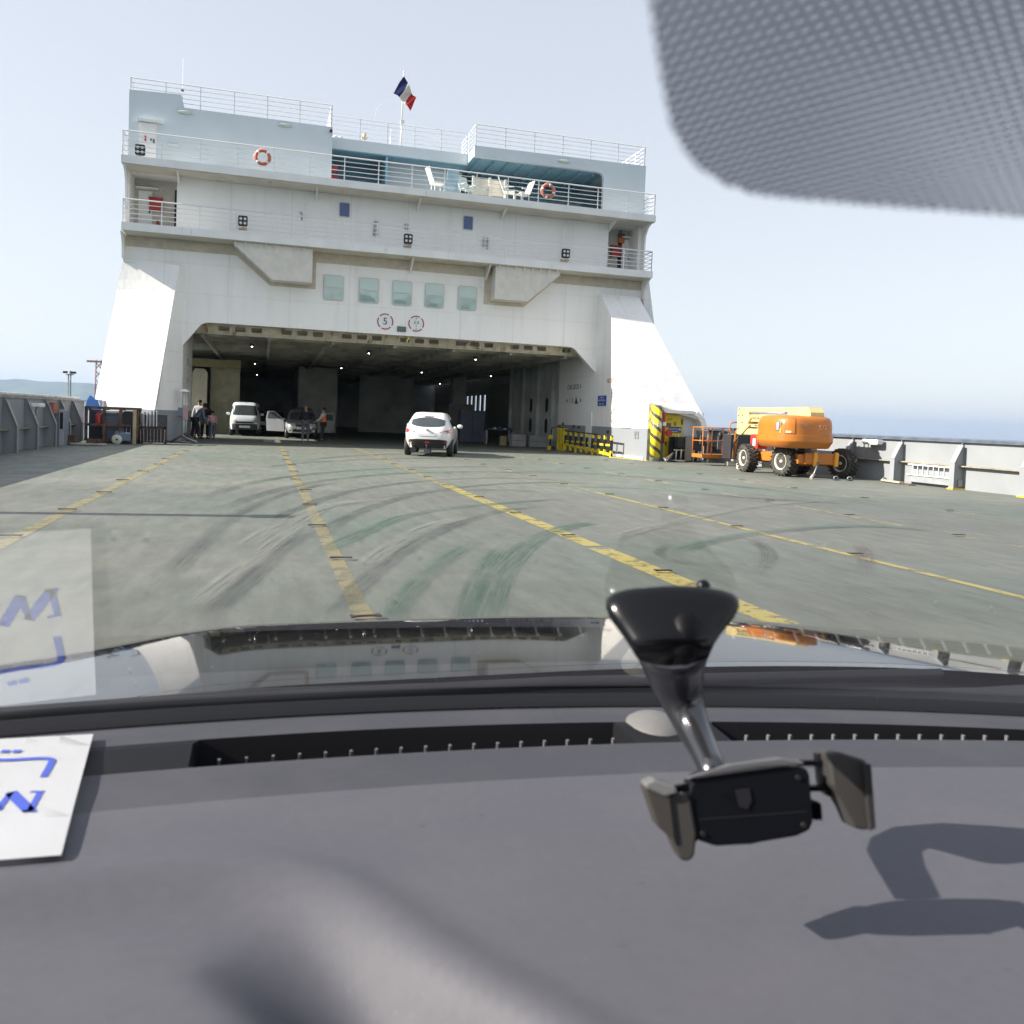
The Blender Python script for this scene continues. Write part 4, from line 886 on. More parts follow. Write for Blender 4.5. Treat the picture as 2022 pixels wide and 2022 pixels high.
# ================================================================== VEHICLES
def outline(wd, y0, y1, z, n=40, e=5.0, er=None):
    pts = []; cy = (y0+y1)/2; L = (y1-y0)/2
    for i in range(n):
        a = 2*math.pi*(i+.5)/n; c, s_ = math.cos(a), math.sin(a)
        k = e
        pts.append((wd*math.copysign(abs(c)**(2/k), c), cy+L*math.copysign(abs(s_)**(2/k), s_), z))
    return pts
def surf_y(rings, x, z, end, e):
    for (a, b) in zip(rings, rings[1:]):
        if a[0] <= z <= b[0]:
            t = (z-a[0])/(b[0]-a[0]+1e-9); w_ = a[1]+(b[1]-a[1])*t; y0 = a[2]+(b[2]-a[2])*t; y1 = a[3]+(b[3]-a[3])*t
            q = max(0, 1-min(1, abs(x)/w_)**e)**(1/e); cy = (y0+y1)/2; L = (y1-y0)/2
            return cy+(L*q if end > 0 else -L*q), w_, y0, y1
    return 0, 0, 0, 0
def patch(rings, xs, zf, end, off, e=5.0, nx=12, nz=4):
    P = []
    for j in range(nz+1):
        row = []
        for i in range(nx+1):
            x = xs[0]+(xs[1]-xs[0])*i/nx; z0, z1 = zf(x); z = z0+(z1-z0)*j/nz
            y = surf_y(rings, x, z, end, e)[0]; row.append((x, y+off*end, z))
        P.append(row)
    g = MB(); g.grid(P); return g
def sidepatch(rings, ys, zf, s_, off, e=5.0, nx=10, nz=4):
    P = []
    for j in range(nz+1):
        row = []
        for i in range(nx+1):
            y = ys[0]+(ys[1]-ys[0])*i/nx; z0, z1 = zf(y); z = z0+(z1-z0)*j/nz
            _, w_, y0, y1 = surf_y(rings, 0, z, 1, e); cy = (y0+y1)/2; L = (y1-y0)/2
            q = max(0, 1-min(1, abs(y-cy)/L)**e)**(1/e); row.append((s_*(w_*q+off), y, z))
        P.append(row)
    g = MB(); g.grid(P); return g
GLASSD = mat('car_dark_glass', (.05, .06, .065), .08, var=.1, spec=.9)
TAIL = mat('tail_light_red', (.45, .03, .02), .2, spec=.8); HEADL = mat('headlight_clear', (.62, .64, .64), .12, spec=.9)
PLATEW = mat('number_plate_white', (.72, .72, .70), .4); ALLOY = mat('alloy_rim', (.45, .46, .48), .35, metal=.7)
def wheel(par, x, y, r, wd, s_):
    tw = MB().lathe((x-wd/2*s_, y, r), (s_, 0, 0), [(0, r*.62), (0, r*.9), (wd*.15, r), (wd*.85, r), (wd, r*.9), (wd, r*.62)], 22).build('wheel', RUBBER, par)
    MB().lathe((x+wd*.30*s_, y, r), (s_, 0, 0), [(0, r*.2), (0, r*.63), (wd*.22, r*.63), (wd*.15, r*.5), (wd*.05, r*.15)], 14).build('rim', ALLOY, tw)
    return tw
def car(name, label, loc, rz, rings, paint, wheels=(.32, .2, -1.3, 1.3), e=5.0, glass=None, extras=None):
    t = thing(name, label, 'car' if 'van' not in name else 'van', loc, rz)
    g = MB(); P = [outline(r_[1], r_[2], r_[3], r_[0], e=e) for r_ in rings]; P = [p+[p[0]] for p in P]
    g.grid(P); g.bm.faces.new([v for v in g.bm.verts][-41:-1]); bmesh.ops.remove_doubles(g.bm, verts=g.bm.verts, dist=.001)
    g.build('body', paint, t)
    r, wd, yr, yf = wheels; W_ = max(q[1] for q in rings)
    for s_ in (-1, 1):
        for y in (yr, yf): wheel(t, s_*(W_-wd*.55), y, r, wd, s_)
    if extras: extras(t, rings, e)
    return t
def common(t, rings, e, zb, zt, wtop, wbot, rearplate=True):
    pass
WCAR = mat('car_white', (.80, .80, .78), .22, var=.02, spec=.6, coat=.5)
SILV = mat('car_silver', (.42, .44, .46), .25, metal=.5, var=.04, coat=.5); GRN = mat('car_green', (.16, .21, .19), .3, var=.05, coat=.4); DKC = mat('car_black', (.02, .02, .025), .2, coat=.5); VANW = mat('van_white', (.62, .68, .74), .35, var=.03, coat=.3)
# white crossover seen from behind (front is +y)
suvR = [(.30, .76, -2.02, 2.0), (.50, .84, -2.13, 2.1), (.62, .87, -2.16, 2.14), (.80, .885, -2.15, 2.12), (.95, .875, -2.10, 2.02), (1.04, .85, -2.04, 1.25), (1.12, .815, -1.98, 1.02), (1.26, .74, -1.84, .72), (1.40, .67, -1.66, .45), (1.50, .62, -1.50, .25), (1.565, .55, -1.32, .0), (1.59, .38, -1.10, -.2)]
def suv_x(t, rg, e):
    rw = patch(rg, (-.60, .60), lambda x: (1.06+.07*abs(x/.6)**3, 1.40-.10*abs(x/.6)**2.2), -1, .012, e); rw.build('rear_window', GLASSD, t)
    MB().box(-.17, .17, -1.66, -1.60, 1.415, 1.44).build('brake_lamp', mat('dull_red', (.12, .03, .03), .4), t)
    patch(rg, (-.80, .80), lambda x: (.30, .57+.05*(1-abs(x/.8)**4)), -1, .015, e).build('bumper', BLACK, t)
    for s_ in (-1, 1):
        tl = patch(rg, (.42, .80) if s_ > 0 else (-.80, -.42), lambda x: (.84+.03*(.8-abs(x))/.38, .87+.13*(abs(x)-.42)/.38), -1, .014, e, 8, 3); q = tl.build('tail_light', TAIL, t)
        patch(rg, (.50, .68) if s_ > 0 else (-.68, -.50), lambda x: (.862, .90), -1, .019, e, 4, 2).build('reverse_lens', HEADL, q)
        sidepatch(rg, (-1.35, .62), lambda y: (1.06, 1.36-.06*abs(y+.3)), s_, .012, e).build('side_window', GLASSD, t)
        sidepatch(rg, (-1.75, 1.9), lambda y: (.30, .42), s_, .012, e).build('sill', BLACK, t)
        MB().ball((s_*.98, .78, 1.08), .11, (1, .55, .75)).build('mirror', WCAR, t)
        patch(rg, (s_*.60, s_*.70) if s_ > 0 else (-.70, -.60), lambda x: (.50, .55), -1, .02, e, 3, 2).build('reflector', TAIL, t)
    patch(rg, (-.33, .33), lambda x: (.72, .86), -1, .006, e).build('plate_recess', mat('recess_white', (.62, .63, .62), .35), t)
    np_ = patch(rg, (-.26, .26), lambda x: (.73, .84), -1, .014, e).build('number_plate', mat('plate_pale', (.66, .67, .70), .4), t)
    patch(rg, (-.08, .08), lambda x: (.47, .54), -1, .022, e, 3, 2).build('fog_lamp', TAIL, t)
    MB().cyl((0, -2.2, .95), (0, -2.11, .95), .045, 12).build('badge', ALLOY, t)
    MB().box(-.02, .02, -2.28, -2.05, .30, .38).ball((0, -2.27, .40), .035).box(-.12, .12, -2.05, -1.7, .12, .3).build('tow_hook', DGREY, t)
    MB().cyl((-.5, -2.1, .22), (-.5, -1.5, .22), .11, 10).build('silencer', BLACK, t)
    MB().cyl((.05, -1.15, 1.57), (.05, -1.35, 1.75), .008, 5).build('aerial', BLACK, t)
car('white_crossover', 'white crossover car seen from behind driving towards the garage opening', (6.20, 32.05, 0), R(-16), suvR, WCAR, (.34, .22, -1.32, 1.3), 5.0, extras=suv_x)
# white van facing us inside the garage (front = +y, rotated to face the camera)
vanR = [(.34, .76, -2.0, 1.95), (.55, .80, -2.05, 2.0), (.80, .80, -2.05, 1.98), (1.0, .79, -2.05, 1.88), (1.08, .78, -2.05, 1.74), (1.2, .76, -2.03, 1.60), (1.55, .71, -2.0, 1.22), (1.72, .68, -1.98, 1.02), (1.80, .62, -1.9, .86), (1.83, .45, -1.6, .6)]
def van_x(t, rg, e):
    patch(rg, (-.63, .63), lambda x: (1.12, 1.66-.04*abs(x/.63)**3), 1, .012, e).build('windscreen', GLASSD, t)
    patch(rg, (-.78, .78), lambda x: (.34, .66), 1, .02, e).build('bumper', mat('bumper_dark', (.03, .033, .045), .6), t)
    patch(rg, (-.46, .46), lambda x: (.69, .78), 1, .014, e).build('grille', BLACK, t)
    for s_ in (-1, 1):
        patch(rg, (.47, .72) if s_ > 0 else (-.72, -.47), lambda x: (.70, .88), 1, .016, e, 5, 3).build('headlight', mat('amber_headlight', (.50, .42, .30), .2), t)
        sidepatch(rg, (.1, 1.15), lambda y: (1.12, 1.58), s_, .012, e).build('side_window', GLASSD, t)
        MB().ball((s_*.88, 1.15, 1.18), .10, (1, .5, .8)).build('mirror', VANW, t)
    MB().box(-.28, .28, 2.035, 2.05, .44, .56).build('number_plate', PLATEW, t)
    MB().cyl((0, .9, 1.8), (0, .8, 1.95), .01, 5).build('aerial', BLACK, t)
car('white_van', 'white van facing out of the garage, bonnet closed, parked on the left', (-.95, 50.1, 0), R(180), vanR, VANW, (.30, .2, -1.2, 1.3), 6.0, extras=van_x)
# silver hatchback with front doors open, facing us
hatR = [(.30, .74, -1.9, 1.88), (.50, .82, -1.98, 1.97), (.70, .83, -1.98, 1.96), (.86, .82, -1.96, 1.80), (.96, .80, -1.95, 1.10), (1.06, .77, -1.93, .86), (1.25, .69, -1.85, .50), (1.42, .62, -1.6, .18), (1.50, .52, -1.4, -.1), (1.52, .35, -1.1, -.3)]
def front_x(paint, doors, openhood=False):
    def fx(t, rg, e):
        patch(rg, (-.58, .58), lambda x: (1.0, 1.40-.05*abs(x/.58)**3), 1, .012, e).build('windscreen', GLASSD, t)
        patch(rg, (-.30, .30), lambda x: (.64, .74), 1, .014, e).build('grille', BLACK, t); patch(rg, (-.45, .45), lambda x: (.36, .50), 1, .014, e).build('grille', BLACK, t)
        for s_ in (-1, 1):
            patch(rg, (.34, .70) if s_ > 0 else (-.70, -.34), lambda x: (.62, .80), 1, .016, e, 6, 3).build('headlight', HEADL, t)
            MB().cyl((s_*.6, 1.90, .42), (s_*.6, 1.98, .42), .06, 10).build('fog_lamp', HEADL, t)
            sidepatch(rg, (-1.3, .5), lambda y: (1.0, 1.32), s_, .012, e).build('side_window', GLASSD, t)
            MB().ball((s_*.93, .75, 1.0), .10, (1, .55, .7)).build('mirror', paint, t)
        MB().box(-.26, .26, 2.0, 2.012, .50, .60).build('number_plate', PLATEW, t)
        if openhood: MB().box(-.62, .62, .85, .90, .95, 1.70, Matrix.Translation((0, .45, .15)) @ Matrix.Rotation(R(-12), 4, 'X')).build('bonnet', DGREY, t)
        for s_ in doors:
            M = Matrix.Translation((s_*.84, .72, 0)) @ Matrix.Rotation(R(s_*62), 4, 'Z')
            D = MB(); D.prism([M @ Vector(p) for p in ((0, 0, .34), (0, -1.02, .34), (0, -1.08, .98), (0, -1.0, 1.40), (0, -.62, 1.42), (0, -.05, 1.0))], M.to_3x3() @ Vector((.05*s_, 0, 0)))
            dr = D.build('door', paint, t)
            for o_ in (-.006, .056):
                MB().prism([M @ Vector((o_*s_, y, z)) for y, z in ((-.12, 1.01), (-.98, 1.0), (-.93, 1.33), (-.62, 1.35))], M.to_3x3() @ Vector((.002, 0, 0))).build('door_glass', GLASSD, dr)
    return fx
car('silver_hatchback', 'silver hatchback facing out with both front doors open behind two standing men', (1.95, 48.0, 0), R(180), hatR, SILV, (.30, .2, -1.2, 1.25), 5.0, extras=front_x(SILV, (-1, 1)))
car('black_hatchback', 'black car in the gloom between the white van and the silver hatchback', (.45, 51.5, 0), R(180), hatR, DKC, (.30, .2, -1.2, 1.25), 5.0, extras=front_x(DKC, ()))
car('green_estate', 'grey green car parked behind the silver hatchback, only its roof showing', (2.25, 53.5, 0), R(180), [(z*1.12, *q) for z, *q in hatR], GRN, (.30, .2, -1.2, 1.25), 5.0, extras=front_x(GRN, ()))

# ================================================================== PEOPLE
def skin(name, V, Eg, rad, m, par, sub=2, root=0):
    me = bpy.data.meshes.new(name); me.from_pydata([Vector(v) for v in V], Eg, []); me.materials.append(m)
    o = bpy.data.objects.new(name, me); C.objects.link(o); o.parent = par
    md = o.modifiers.new('s', 'SKIN'); md.use_smooth_shade = True
    for i, r in enumerate(rad):
        v = me.skin_vertices[0].data[i]; v.radius = (r, r) if isinstance(r, (int, float)) else r; v.use_root = (i == root)
    o.modifiers.new('b', 'SUBSURF').levels = sub; o.modifiers['b'].render_levels = sub
    return o
SKINM = mat('skin_tone', (.42, .25, .17), .6, var=.06); HAIR = mat('dark_hair', (.02, .016, .013), .8)
def person(label, loc, rz, H=1.74, lean=0, arms=((20, 10), (20, 10)), legs=(.12, .12), top=None, trousers=None, shoes=None, sleeves=None, hair=True, vest=None, bald=False, sit=False, bend=0, stoop_z=1.0):
    t = thing('person', label, 'person', loc, rz); s_ = H/1.74
    def L(x, y, z):                     # lean: bend the trunk forward (+y) about the hips
        z0 = .92
        if z > z0:
            a = R(bend); dz = z-z0; y, z = y*math.cos(a)+dz*math.sin(a), z0+dz*math.cos(a)-y*math.sin(a)
        return (x*s_, y*s_, z*s_)
    V = [L(0, 0, .94), L(0, .0, 1.12), L(0, 0, 1.30), L(0, 0, 1.43), L(0, .01, 1.50), L(0, .015, 1.56), L(0, .02, 1.64), L(0, .01, 1.71)]
    rad = [(.15, .11), (.14, .10), (.17, .11), (.12, .08), .055, (.075, .09), (.08, .10), (.055, .07)]
    Eg = [(i, i+1) for i in range(7)]; arm_i = []; leg_i = []
    for k, sx in enumerate((-1, 1)):
        a0, a1 = R(arms[k][0]), R(arms[k][1]); sh = (sx*.20, 0, 1.40); fwd = arms[k][2] if len(arms[k]) > 2 else 0; f2 = arms[k][3] if len(arms[k]) > 3 else fwd
        el = (sh[0]+sx*.28*math.sin(a0), .28*math.sin(R(fwd)), sh[2]-.28*math.cos(a0)*math.cos(R(fwd)))
        wr = (el[0]+sx*.25*math.sin(a1), el[1]+.25*math.sin(R(f2)), el[2]-.25*math.cos(a1)*math.cos(R(f2)))
        dv = (Vector(wr)-Vector(el)).normalized(); hd_ = Vector(wr)+dv*.09
        b = len(V); V += [L(*sh), L(*el), L(*wr), L(*hd_)]; rad += [.062, .045, .032, (.042, .022)]; Eg += [(3, b), (b, b+1), (b+1, b+2), (b+2, b+3)]; arm_i.append(b)
        hip = (sx*.10, 0, .90); off = legs[k]; kn = (sx*.12, off*.6+.03, .50); an = (sx*.13, off, .09); to = (sx*.15, off+.16, .04)
        b = len(V); V += [tuple(q*s_ for q in hip), tuple(q*s_ for q in kn), tuple(q*s_ for q in an), tuple(q*s_ for q in to)]; rad += [.095, .062, .042, (.045, .03)]
        Eg += [(0, b), (b, b+1), (b+1, b+2), (b+2, b+3)]; leg_i.append(b)
    body = skin('body', V, Eg, [tuple(q*s_ for q in r) if isinstance(r, tuple) else r*s_ for r in rad], SKINM, t)
    up_ = lambda r, k: tuple(q*s_+k for q in r) if isinstance(r, tuple) else r*s_+k
    if top:
        idx = [0, 1, 2, 3, 4]; VV = [V[i] for i in idx]; RR = [up_(rad[i], .034) for i in idx]; EE = [(0, 1), (1, 2), (2, 3), (3, 4)]
        for b in arm_i: n = len(VV); VV += [V[b], V[b+1], V[b+2]]; RR += [up_(rad[b], .02), up_(rad[b+1], .022), up_(rad[b+2], .018)]; EE += [(3, n), (n, n+1), (n+1, n+2)]
        skin('jacket', VV, EE, RR, top, t)
    if vest: skin('vest', [V[i] for i in (0, 1, 2, 3)], [(0, 1), (1, 2), (2, 3)], [up_(rad[i], .046) for i in (0, 1, 2, 3)], vest, t)
    if trousers:
        VV = [V[0]]; RR = [up_((.145, .11), .012)]; EE = []
        for b in leg_i: n = len(VV); VV += [V[b], V[b+1], V[b+2]]; RR += [up_(rad[b], .018), up_(rad[b+1], .022), up_(rad[b+2], .026)]; EE += [(0, n), (n, n+1), (n+1, n+2)]
        skin('trousers', VV, EE, RR, trousers, t)
    if shoes:
        for b in leg_i:
            a, c_ = Vector(V[b+2]), Vector(V[b+3]); MB().ball((a+c_)/2+Vector((0, .01, -.02)), 1, (.055*s_, .14*s_, .05*s_)).build('shoe', shoes, t)
    hp = Vector(V[6]); hn = (Vector(V[7])-Vector(V[5])).normalized(); fd = Vector((0, math.cos(R(bend)), -math.sin(R(bend))))
    if hair and not bald: MB().ball(hp+hn*.03*s_-fd*.02, 1, (.095*s_, .115*s_, .10*s_)).build('hair', HAIR, t)
    MB().ball(hp+fd*.11*s_-hn*.01, .018*s_, (.8, 1.2, 1.3), 8).build('nose', SKINM, t)
    for sx in (-1, 1):
        MB().ball(hp+fd*.093*s_+Vector((sx*.032, 0, 0))+hn*.012, .012*s_, n=8).build('eye', HAIR, t); MB().ball(hp+Vector((sx*.088*s_, 0, 0)), .022*s_, (.5, 1, 1.3), 8).build('ear', SKINM, t)
    for k, b in enumerate(arm_i):      # fingers and thumb
        w_, h_ = Vector(V[b+2]), Vector(V[b+3]); dv = (h_-w_).normalized(); sd_ = dv.orthogonal().normalized()
        for q, ln in ((-1.2, .06), (-.4, .075), (.4, .07), (1.2, .055)):
            MB().cyl(h_+sd_*q*.016, h_+sd_*q*.018+dv*ln+Vector((0, .012, 0)), .009, 6, .006).build('finger', SKINM, body)
        MB().cyl(w_+dv*.04+sd_*.03, w_+dv*.09+sd_*.06, .011, 6, .007).build('thumb', SKINM, body)
    return t
J1 = mat('navy_jacket', (.018, .022, .035), .85); J2 = mat('steel_blue_coat', (.16, .19, .23), .8); TR1 = mat('grey_trousers', (.13, .14, .17), .85); TR2 = mat('black_trousers', (.02, .02, .025), .85)
WSH = mat('white_shoe', (.70, .70, .70), .6); WSL = mat('white_sleeve', (.62, .58, .60), .8); VOR = mat('orange_vest', (.85, .20, .04), .7); RTS = mat('red_white_shirt', (.62, .35, .38), .8, var=.5, scale=14, stretch=(.2, .2, 3)); BSH = mat('black_shoe', (.015, .015, .015), .6)
person('bald man in navy jacket, grey trousers and white shoes standing before the silver hatchback', (1.99, 42.9, 0), R(0), 1.75, arms=((16, -20, 15, 60), (22, -25, 20, 70)), legs=(-.05, .12), top=J1, trousers=TR1, shoes=WSH, bald=True)
person('man in an orange vest over a white shirt standing by the open car door', (2.86, 43.3, 0), R(75), 1.66, arms=((10, -12, 25, 60), (8, 4, 0, 25)), legs=(0, .06), top=WSL, vest=VOR, trousers=TR2, shoes=BSH)
person('man in a steel blue coat bending over the folding table', (-3.0, 41.6, 0), R(-70), 1.72, bend=38, arms=((8, 4, 40, 60), (8, 4, 45, 70)), legs=(-.1, .15), top=J2, trousers=TR2, shoes=BSH)
person('person in dark clothes with black hair behind the table, facing out', (-2.62, 42.7, 0), R(175), 1.66, bend=14, arms=((12, -15, 30, 60), (12, -15, 30, 60)), top=J1, trousers=TR2, shoes=BSH)
person('child in a red and white shirt at the right end of the folding table', (-2.25, 42.0, 0), R(20), 1.30, bend=8, arms=((10, 5, 20, 30), (10, 5, 20, 30)), top=RTS, trousers=TR1, shoes=BSH)
person('pale-shirted person in the gloom further back beyond the coats at the table', (-3.0, 44.5, 0), R(160), 1.80, top=mat('pale_shirt', (.42, .44, .48), .8), trousers=TR2, shoes=BSH)
person('walker in red trousers and white shoes deep in the dark garage', (10.2, 74, 0), R(10), 1.78, legs=(-.12, .18), top=mat('dim_shirt', (.06, .06, .07), .8), trousers=mat('red_trousers', (.40, .09, .06), .8), shoes=WSH)
t = thing('folding_table', 'grey folding table with bottles and papers inside the left jamb', 'table', (-2.65, 42.05, 0)); MB().box(-.45, .40, -.25, .25, .78, .81).build('top', mat('table_teal', (.16, .22, .24), .5), t)
for x in (-.42, .36):
    for y in (-.22, .22): MB().cyl((x, y, 0), (x, y, .78), .02, 6).build('leg', GALV, t)
for i, x in enumerate((-.25, -.12, .02, .14)):
    t = thing('bottle', ('leftmost of the four bottles on the folding table', 'second bottle from the left on the folding table', 'third bottle from the left on the folding table', 'rightmost of the four bottles on the folding table')[i], 'bottle', (-2.65+x, 42.0, .812), 0, 'bottles on the folding table')
    MB().lathe((0, 0, 0), (0, 0, 1), [(0, .035), (.16, .035), (.2, .015), (.24, .015)], 10).build('glass', mat('bottle_teal', (.10, .22, .22), .2), t); MB().cyl((0, 0, .24), (0, 0, .26), .017).build('cap', SIGNW, t)

# ================================================================== BOOM LIFT
lf = thing('boom_lift', 'orange and cream articulated boom lift with four big tyres parked by the right bulwark', 'boom lift', (15.9, 23.5, 0))
OX, OY = 15.9, 23.5
def lw(x, y, steer=0):
    r, wd = .465, .36; M = Matrix.Translation((x-OX, y-OY, r)) @ Matrix.Rotation(R(steer), 4, 'Z')
    k = M.to_3x3() @ Vector((-1, 0, 0)); o_ = M @ Vector((wd/2, 0, 0))
    g = MB(); g.lathe(o_, k, [(0, r*.55), (0, r*.85), (.03, r*.93), (wd-.03, r*.93), (wd, r*.86), (wd, r*.60), (wd-.05, r*.56)], 30)
    for i in range(22):
        a = 2*math.pi*i/22; 
        for sgn in (-1, 1):
            Mb = M @ Matrix.Rotation(a+.07*sgn, 4, 'X') @ Matrix.Translation((sgn*.085, 0, r*.945)) @ Matrix.Rotation(R(28*sgn), 4, 'Z')
            g.box(-.10, .10, -.022, .022, -.02, .03, Mb)
    tw = g.build('wheel', mat('lug_tyre', (.045, .042, .038), .85, var=.35, scale=8, dirt=((.18, .16, .12), 6, .55, None)), lf)
    MB().lathe(o_, k, [(wd*.55, r*.12), (wd*.60, r*.45), (wd*.92, r*.55), (wd*.99, r*.58), (wd*1.0, r*.54), (wd*.9, r*.5), (wd*.72, r*.42), (wd*.80, r*.12), (wd*.95, r*.10), (wd*.97, .01)], 24).build('rim', mat('lift_rim', (.60, .58, .48), .5, var=.15, scale=6), tw)
    for i in range(8):
        a = 2*math.pi*i/8; p = o_+k*wd*.78+ (M.to_3x3() @ Vector((0, math.cos(a), math.sin(a))))*r*.27
        MB().cyl(p, p+k*.03, .018, 6).build('wheel_bolt', DGREY, tw)
for x, y, st in ((15.55, 23.05, 8), (15.42, 24.95, -4), (17.42, 22.70, 14), (17.25, 24.7, -4)): lw(x, y, st)
ch = MB(); ch.box(-.25, 1.2, -1.0, 1.6, .42, .72, bev=.03); ch.build('chassis', ORG, lf)
MB().box(-.35, 1.65, -.70, -.50, .36, .58, bev=.02).build('axle', mat('lift_axle', (.45, .12, .03), .5, var=.2), lf); MB().box(-.4, 1.5, 1.25, 1.45, .36, .55, bev=.02).build('axle', _M['lift_axle'], lf)
MB().box(-.05, 1.15, -1.08, -.98, .42, .76, bev=.02).build('bumper_panel', ORG, lf)
for x in (.28, 1.02): MB().box(x-.06, x+.06, -1.16, -1.06, .36, .80, bev=.03).build('tow_lug', mat('lug_yellow', (.80, .40, .05), .5), lf)
MB().cyl((0.15, 0, .72), (0.15, 0, .94), .48, 28).build('turntable', DGREY, lf)
for x in (-.25, .45): MB().box(x, x+.22, -.62, -.56, .84, .91).build('sticker', SIGNW, lf)
# turret cowling: skirt and domed hood
def tur(rings, nm, m, e=3.2):
    g = MB(); P = []
    for z, a, b, cx, cy in rings:
        P.append([(cx+a*math.copysign(abs(math.cos(t))**(2/e), math.cos(t)), cy+b*math.copysign(abs(math.sin(t))**(2/e), math.sin(t)), z) for t in [2*math.pi*i/44 for i in range(45)]])
    g.grid(P); bmesh.ops.remove_doubles(g.bm, verts=g.bm.verts, dist=.0005)
    g.bm.faces.new(g.bm.verts[-44:]) if False else None
    es = [x for x in g.bm.edges if x.is_boundary]; bmesh.ops.holes_fill(g.bm, edges=es, sides=60)
    return g.build(nm, m, lf)
cx, cy = -.02, -.40
tur([(.90, .84, .85, cx, cy), (.92, .90, .92, cx, cy), (1.08, .985, 1.0, cx, cy), (1.11, 1.0, 1.02, cx, cy), (1.12, 1.0, 1.02, cx, cy), (1.283, 1.0, 1.02, cx, cy), (1.287, 1.0, 1.02, cx, cy), (1.294, .985, 1.005, cx, cy)], 'skirt', ORG)
hood_ = tur([(1.296, .965, .98, cx, cy), (1.30, .965, .98, cx, cy), (1.56, .965, .98, cx, cy), (1.60, .965, .98, cx, cy), (1.74, .945, .965, cx, cy), (1.83, .89, .91, cx, cy), (1.88, .76, .79, cx, cy), (1.90, .4, .45, cx, cy)], 'cowling', ORG)
def onhood(a0, a1, z0, z1, nm, m, off=.012, e=3.2, nz=6):
    P = []
    for j in range(nz+1):
        z = z0+(z1-z0)*j/nz; k = (z-1.3); A = .965-max(0, z-1.58)**2*.9+off; B = .98-max(0, z-1.58)**2*.9+off; row = []
        for i in range(9):
            t = R(a0+(a1-a0)*i/8); row.append((cx+A*math.copysign(abs(math.cos(t))**(2/e), math.cos(t)), cy+B*math.copysign(abs(math.sin(t))**(2/e), math.sin(t)), z))
        P.append(row)
    g = MB(); g.grid(P); return g.build(nm, m, hood_)
onhood(218, 243, 1.33, 1.80, 'hatch_gap', DGREY, .006); onhood(219, 242, 1.34, 1.79, 'hatch', ORG, .014)
onhood(221, 234, 1.35, 1.42, 'sticker', mat('pale_sticker', (.75, .55, .35), .5), .022); onhood(196, 203, 1.42, 1.68, 'control_window', mat('gauge_panel', (.30, .32, .36), .4), .01)
onhood(194.5, 204.5, 1.40, 1.70, 'window_gap', DGREY, .005); onhood(206, 209, 1.35, 1.48, 'yellow_sticker', YEL, .016); onhood(208, 210, 1.58, 1.70, 'grab_slot', DGREY, .012)
def lift_text(s_, p, n, size, m, sx=1.0):
    n = Vector(n).normalized(); x = Vector((0, 0, 1)).cross(n).normalized(); return text('lettering', s_, size, m, hood_, Vector(p), x*sx, (0, 0, 1), .002, world=False)
VI = mat('lettering_violet', (.30, .18, .22), .5)
lift_text('JLG', (cx+.30, cy-.985, 1.55), (0, -1, 0), .20, mat('lettering_red', (.75, .35, .22), .5)); lift_text('H 25.20', (cx-.42, cy-.962, 1.60), (-.30, -1, 0), .10, VI); lift_text('450AJ', (cx-.86, cy-.66, 1.14), (-.8, -.6, 0), .13, SIGNW)
MB().cyl((.66, -.2, 1.9), (.66, -.2, 2.05), .05, 10).build('beacon', RED, lf)
MB().box(.45, .62, -.55, -.35, 1.72, 1.98).build('exhaust_box', BLACK, lf)
# boom parts; coordinates relative to (15.9, 23.5)
def bm_(nm, m, x0, x1, y0, y1, z0, z1, bev=.012): return MB().box(x0, x1, y0-OY, y1-OY, z0, z1, bev=bev).build(nm, m, lf)
bk = MB(); bk.yz([(22.35-OY, 1.70), (22.35-OY, 2.0), (22.5-OY, 2.16), (23.5-OY, 2.16), (23.5-OY, 1.70)], 0.0, .48); bk.build('boom_knuckle', CRM, lf)
bm_('upper_boom', CRM, .02, .16, 23.4, 26.2, 2.02, 2.15); mb_ = bm_('main_boom', CRM, .0, .30, 23.3, 26.1, 1.68, 1.92)
bm_('lower_arm', CRM, .02, .22, 23.4, 26.0, 1.50, 1.60); bm_('riser_arm', CRM, .0, .24, 23.3, 26.2, 1.24, 1.44)
pl_ = MB(); pl_.yz([(y-OY, z) for y, z in ((26.42, 2.16), (26.25, 2.16), (25.7, 1.95), (25.6, 1.78), (25.78, 1.62), (25.65, 1.56), (26.15, 1.22), (26.42, 1.24))], -.05, .35); pl_.build('end_plate', CRM, lf)
for y, z in ((26.33, 2.08), (26.34, 1.86), (26.1, 1.86), (26.33, 1.40), (26.1, 1.62)): MB().box(-.062, -.05, y-OY-.03, y-OY+.03, z, z+.05).build('pin', DGREY, lf)
MB().cyl((-.02, 23.6-OY, 1.97), (-.02, 25.7-OY, 1.97), .035, 8).build('ram', GALV, lf)
text('lettering', 'NASA', .17, INK, mb_, (15.895, 25.35, 1.80), (0, -1.15, 0), (0, 0, 1), .002); text('lettering', '04 42 09', .10, INK, mb_, (15.912, 25.2, 1.55), (0, -1.2, 0), (0, 0, 1), .002)
bm_('fuel_tank', RED, -.42, -.05, 24.5, 24.95, .78, 1.26, .03); MB().box(-.44, -.421, 24.6-OY, 24.75-OY, .88, 1.12).build('label_plate', SIGNW, lf)
MB().tube([(.1, 26.3-OY, 1.4), (.25, 26.9-OY, 1.3), (.45, 27.3-OY, .9), (.5, 27.5-OY, .35)], [.08, .08, .07, .05], 8).build('jib', ORG, lf)
MB().tube([(.0, 26.2-OY, 1.3), (-.15, 26.4-OY, .9), (.1, 26.8-OY, .6), (.5, 27.4-OY, .5)], .03, 6).build('hose', BLACK, lf)
MB().box(.55, 1.0, 27.8-OY, 28.4-OY, .30, 1.2, bev=.03).build('jib_bracket', mat('lift_dark', (.03, .03, .035), .5), lf)
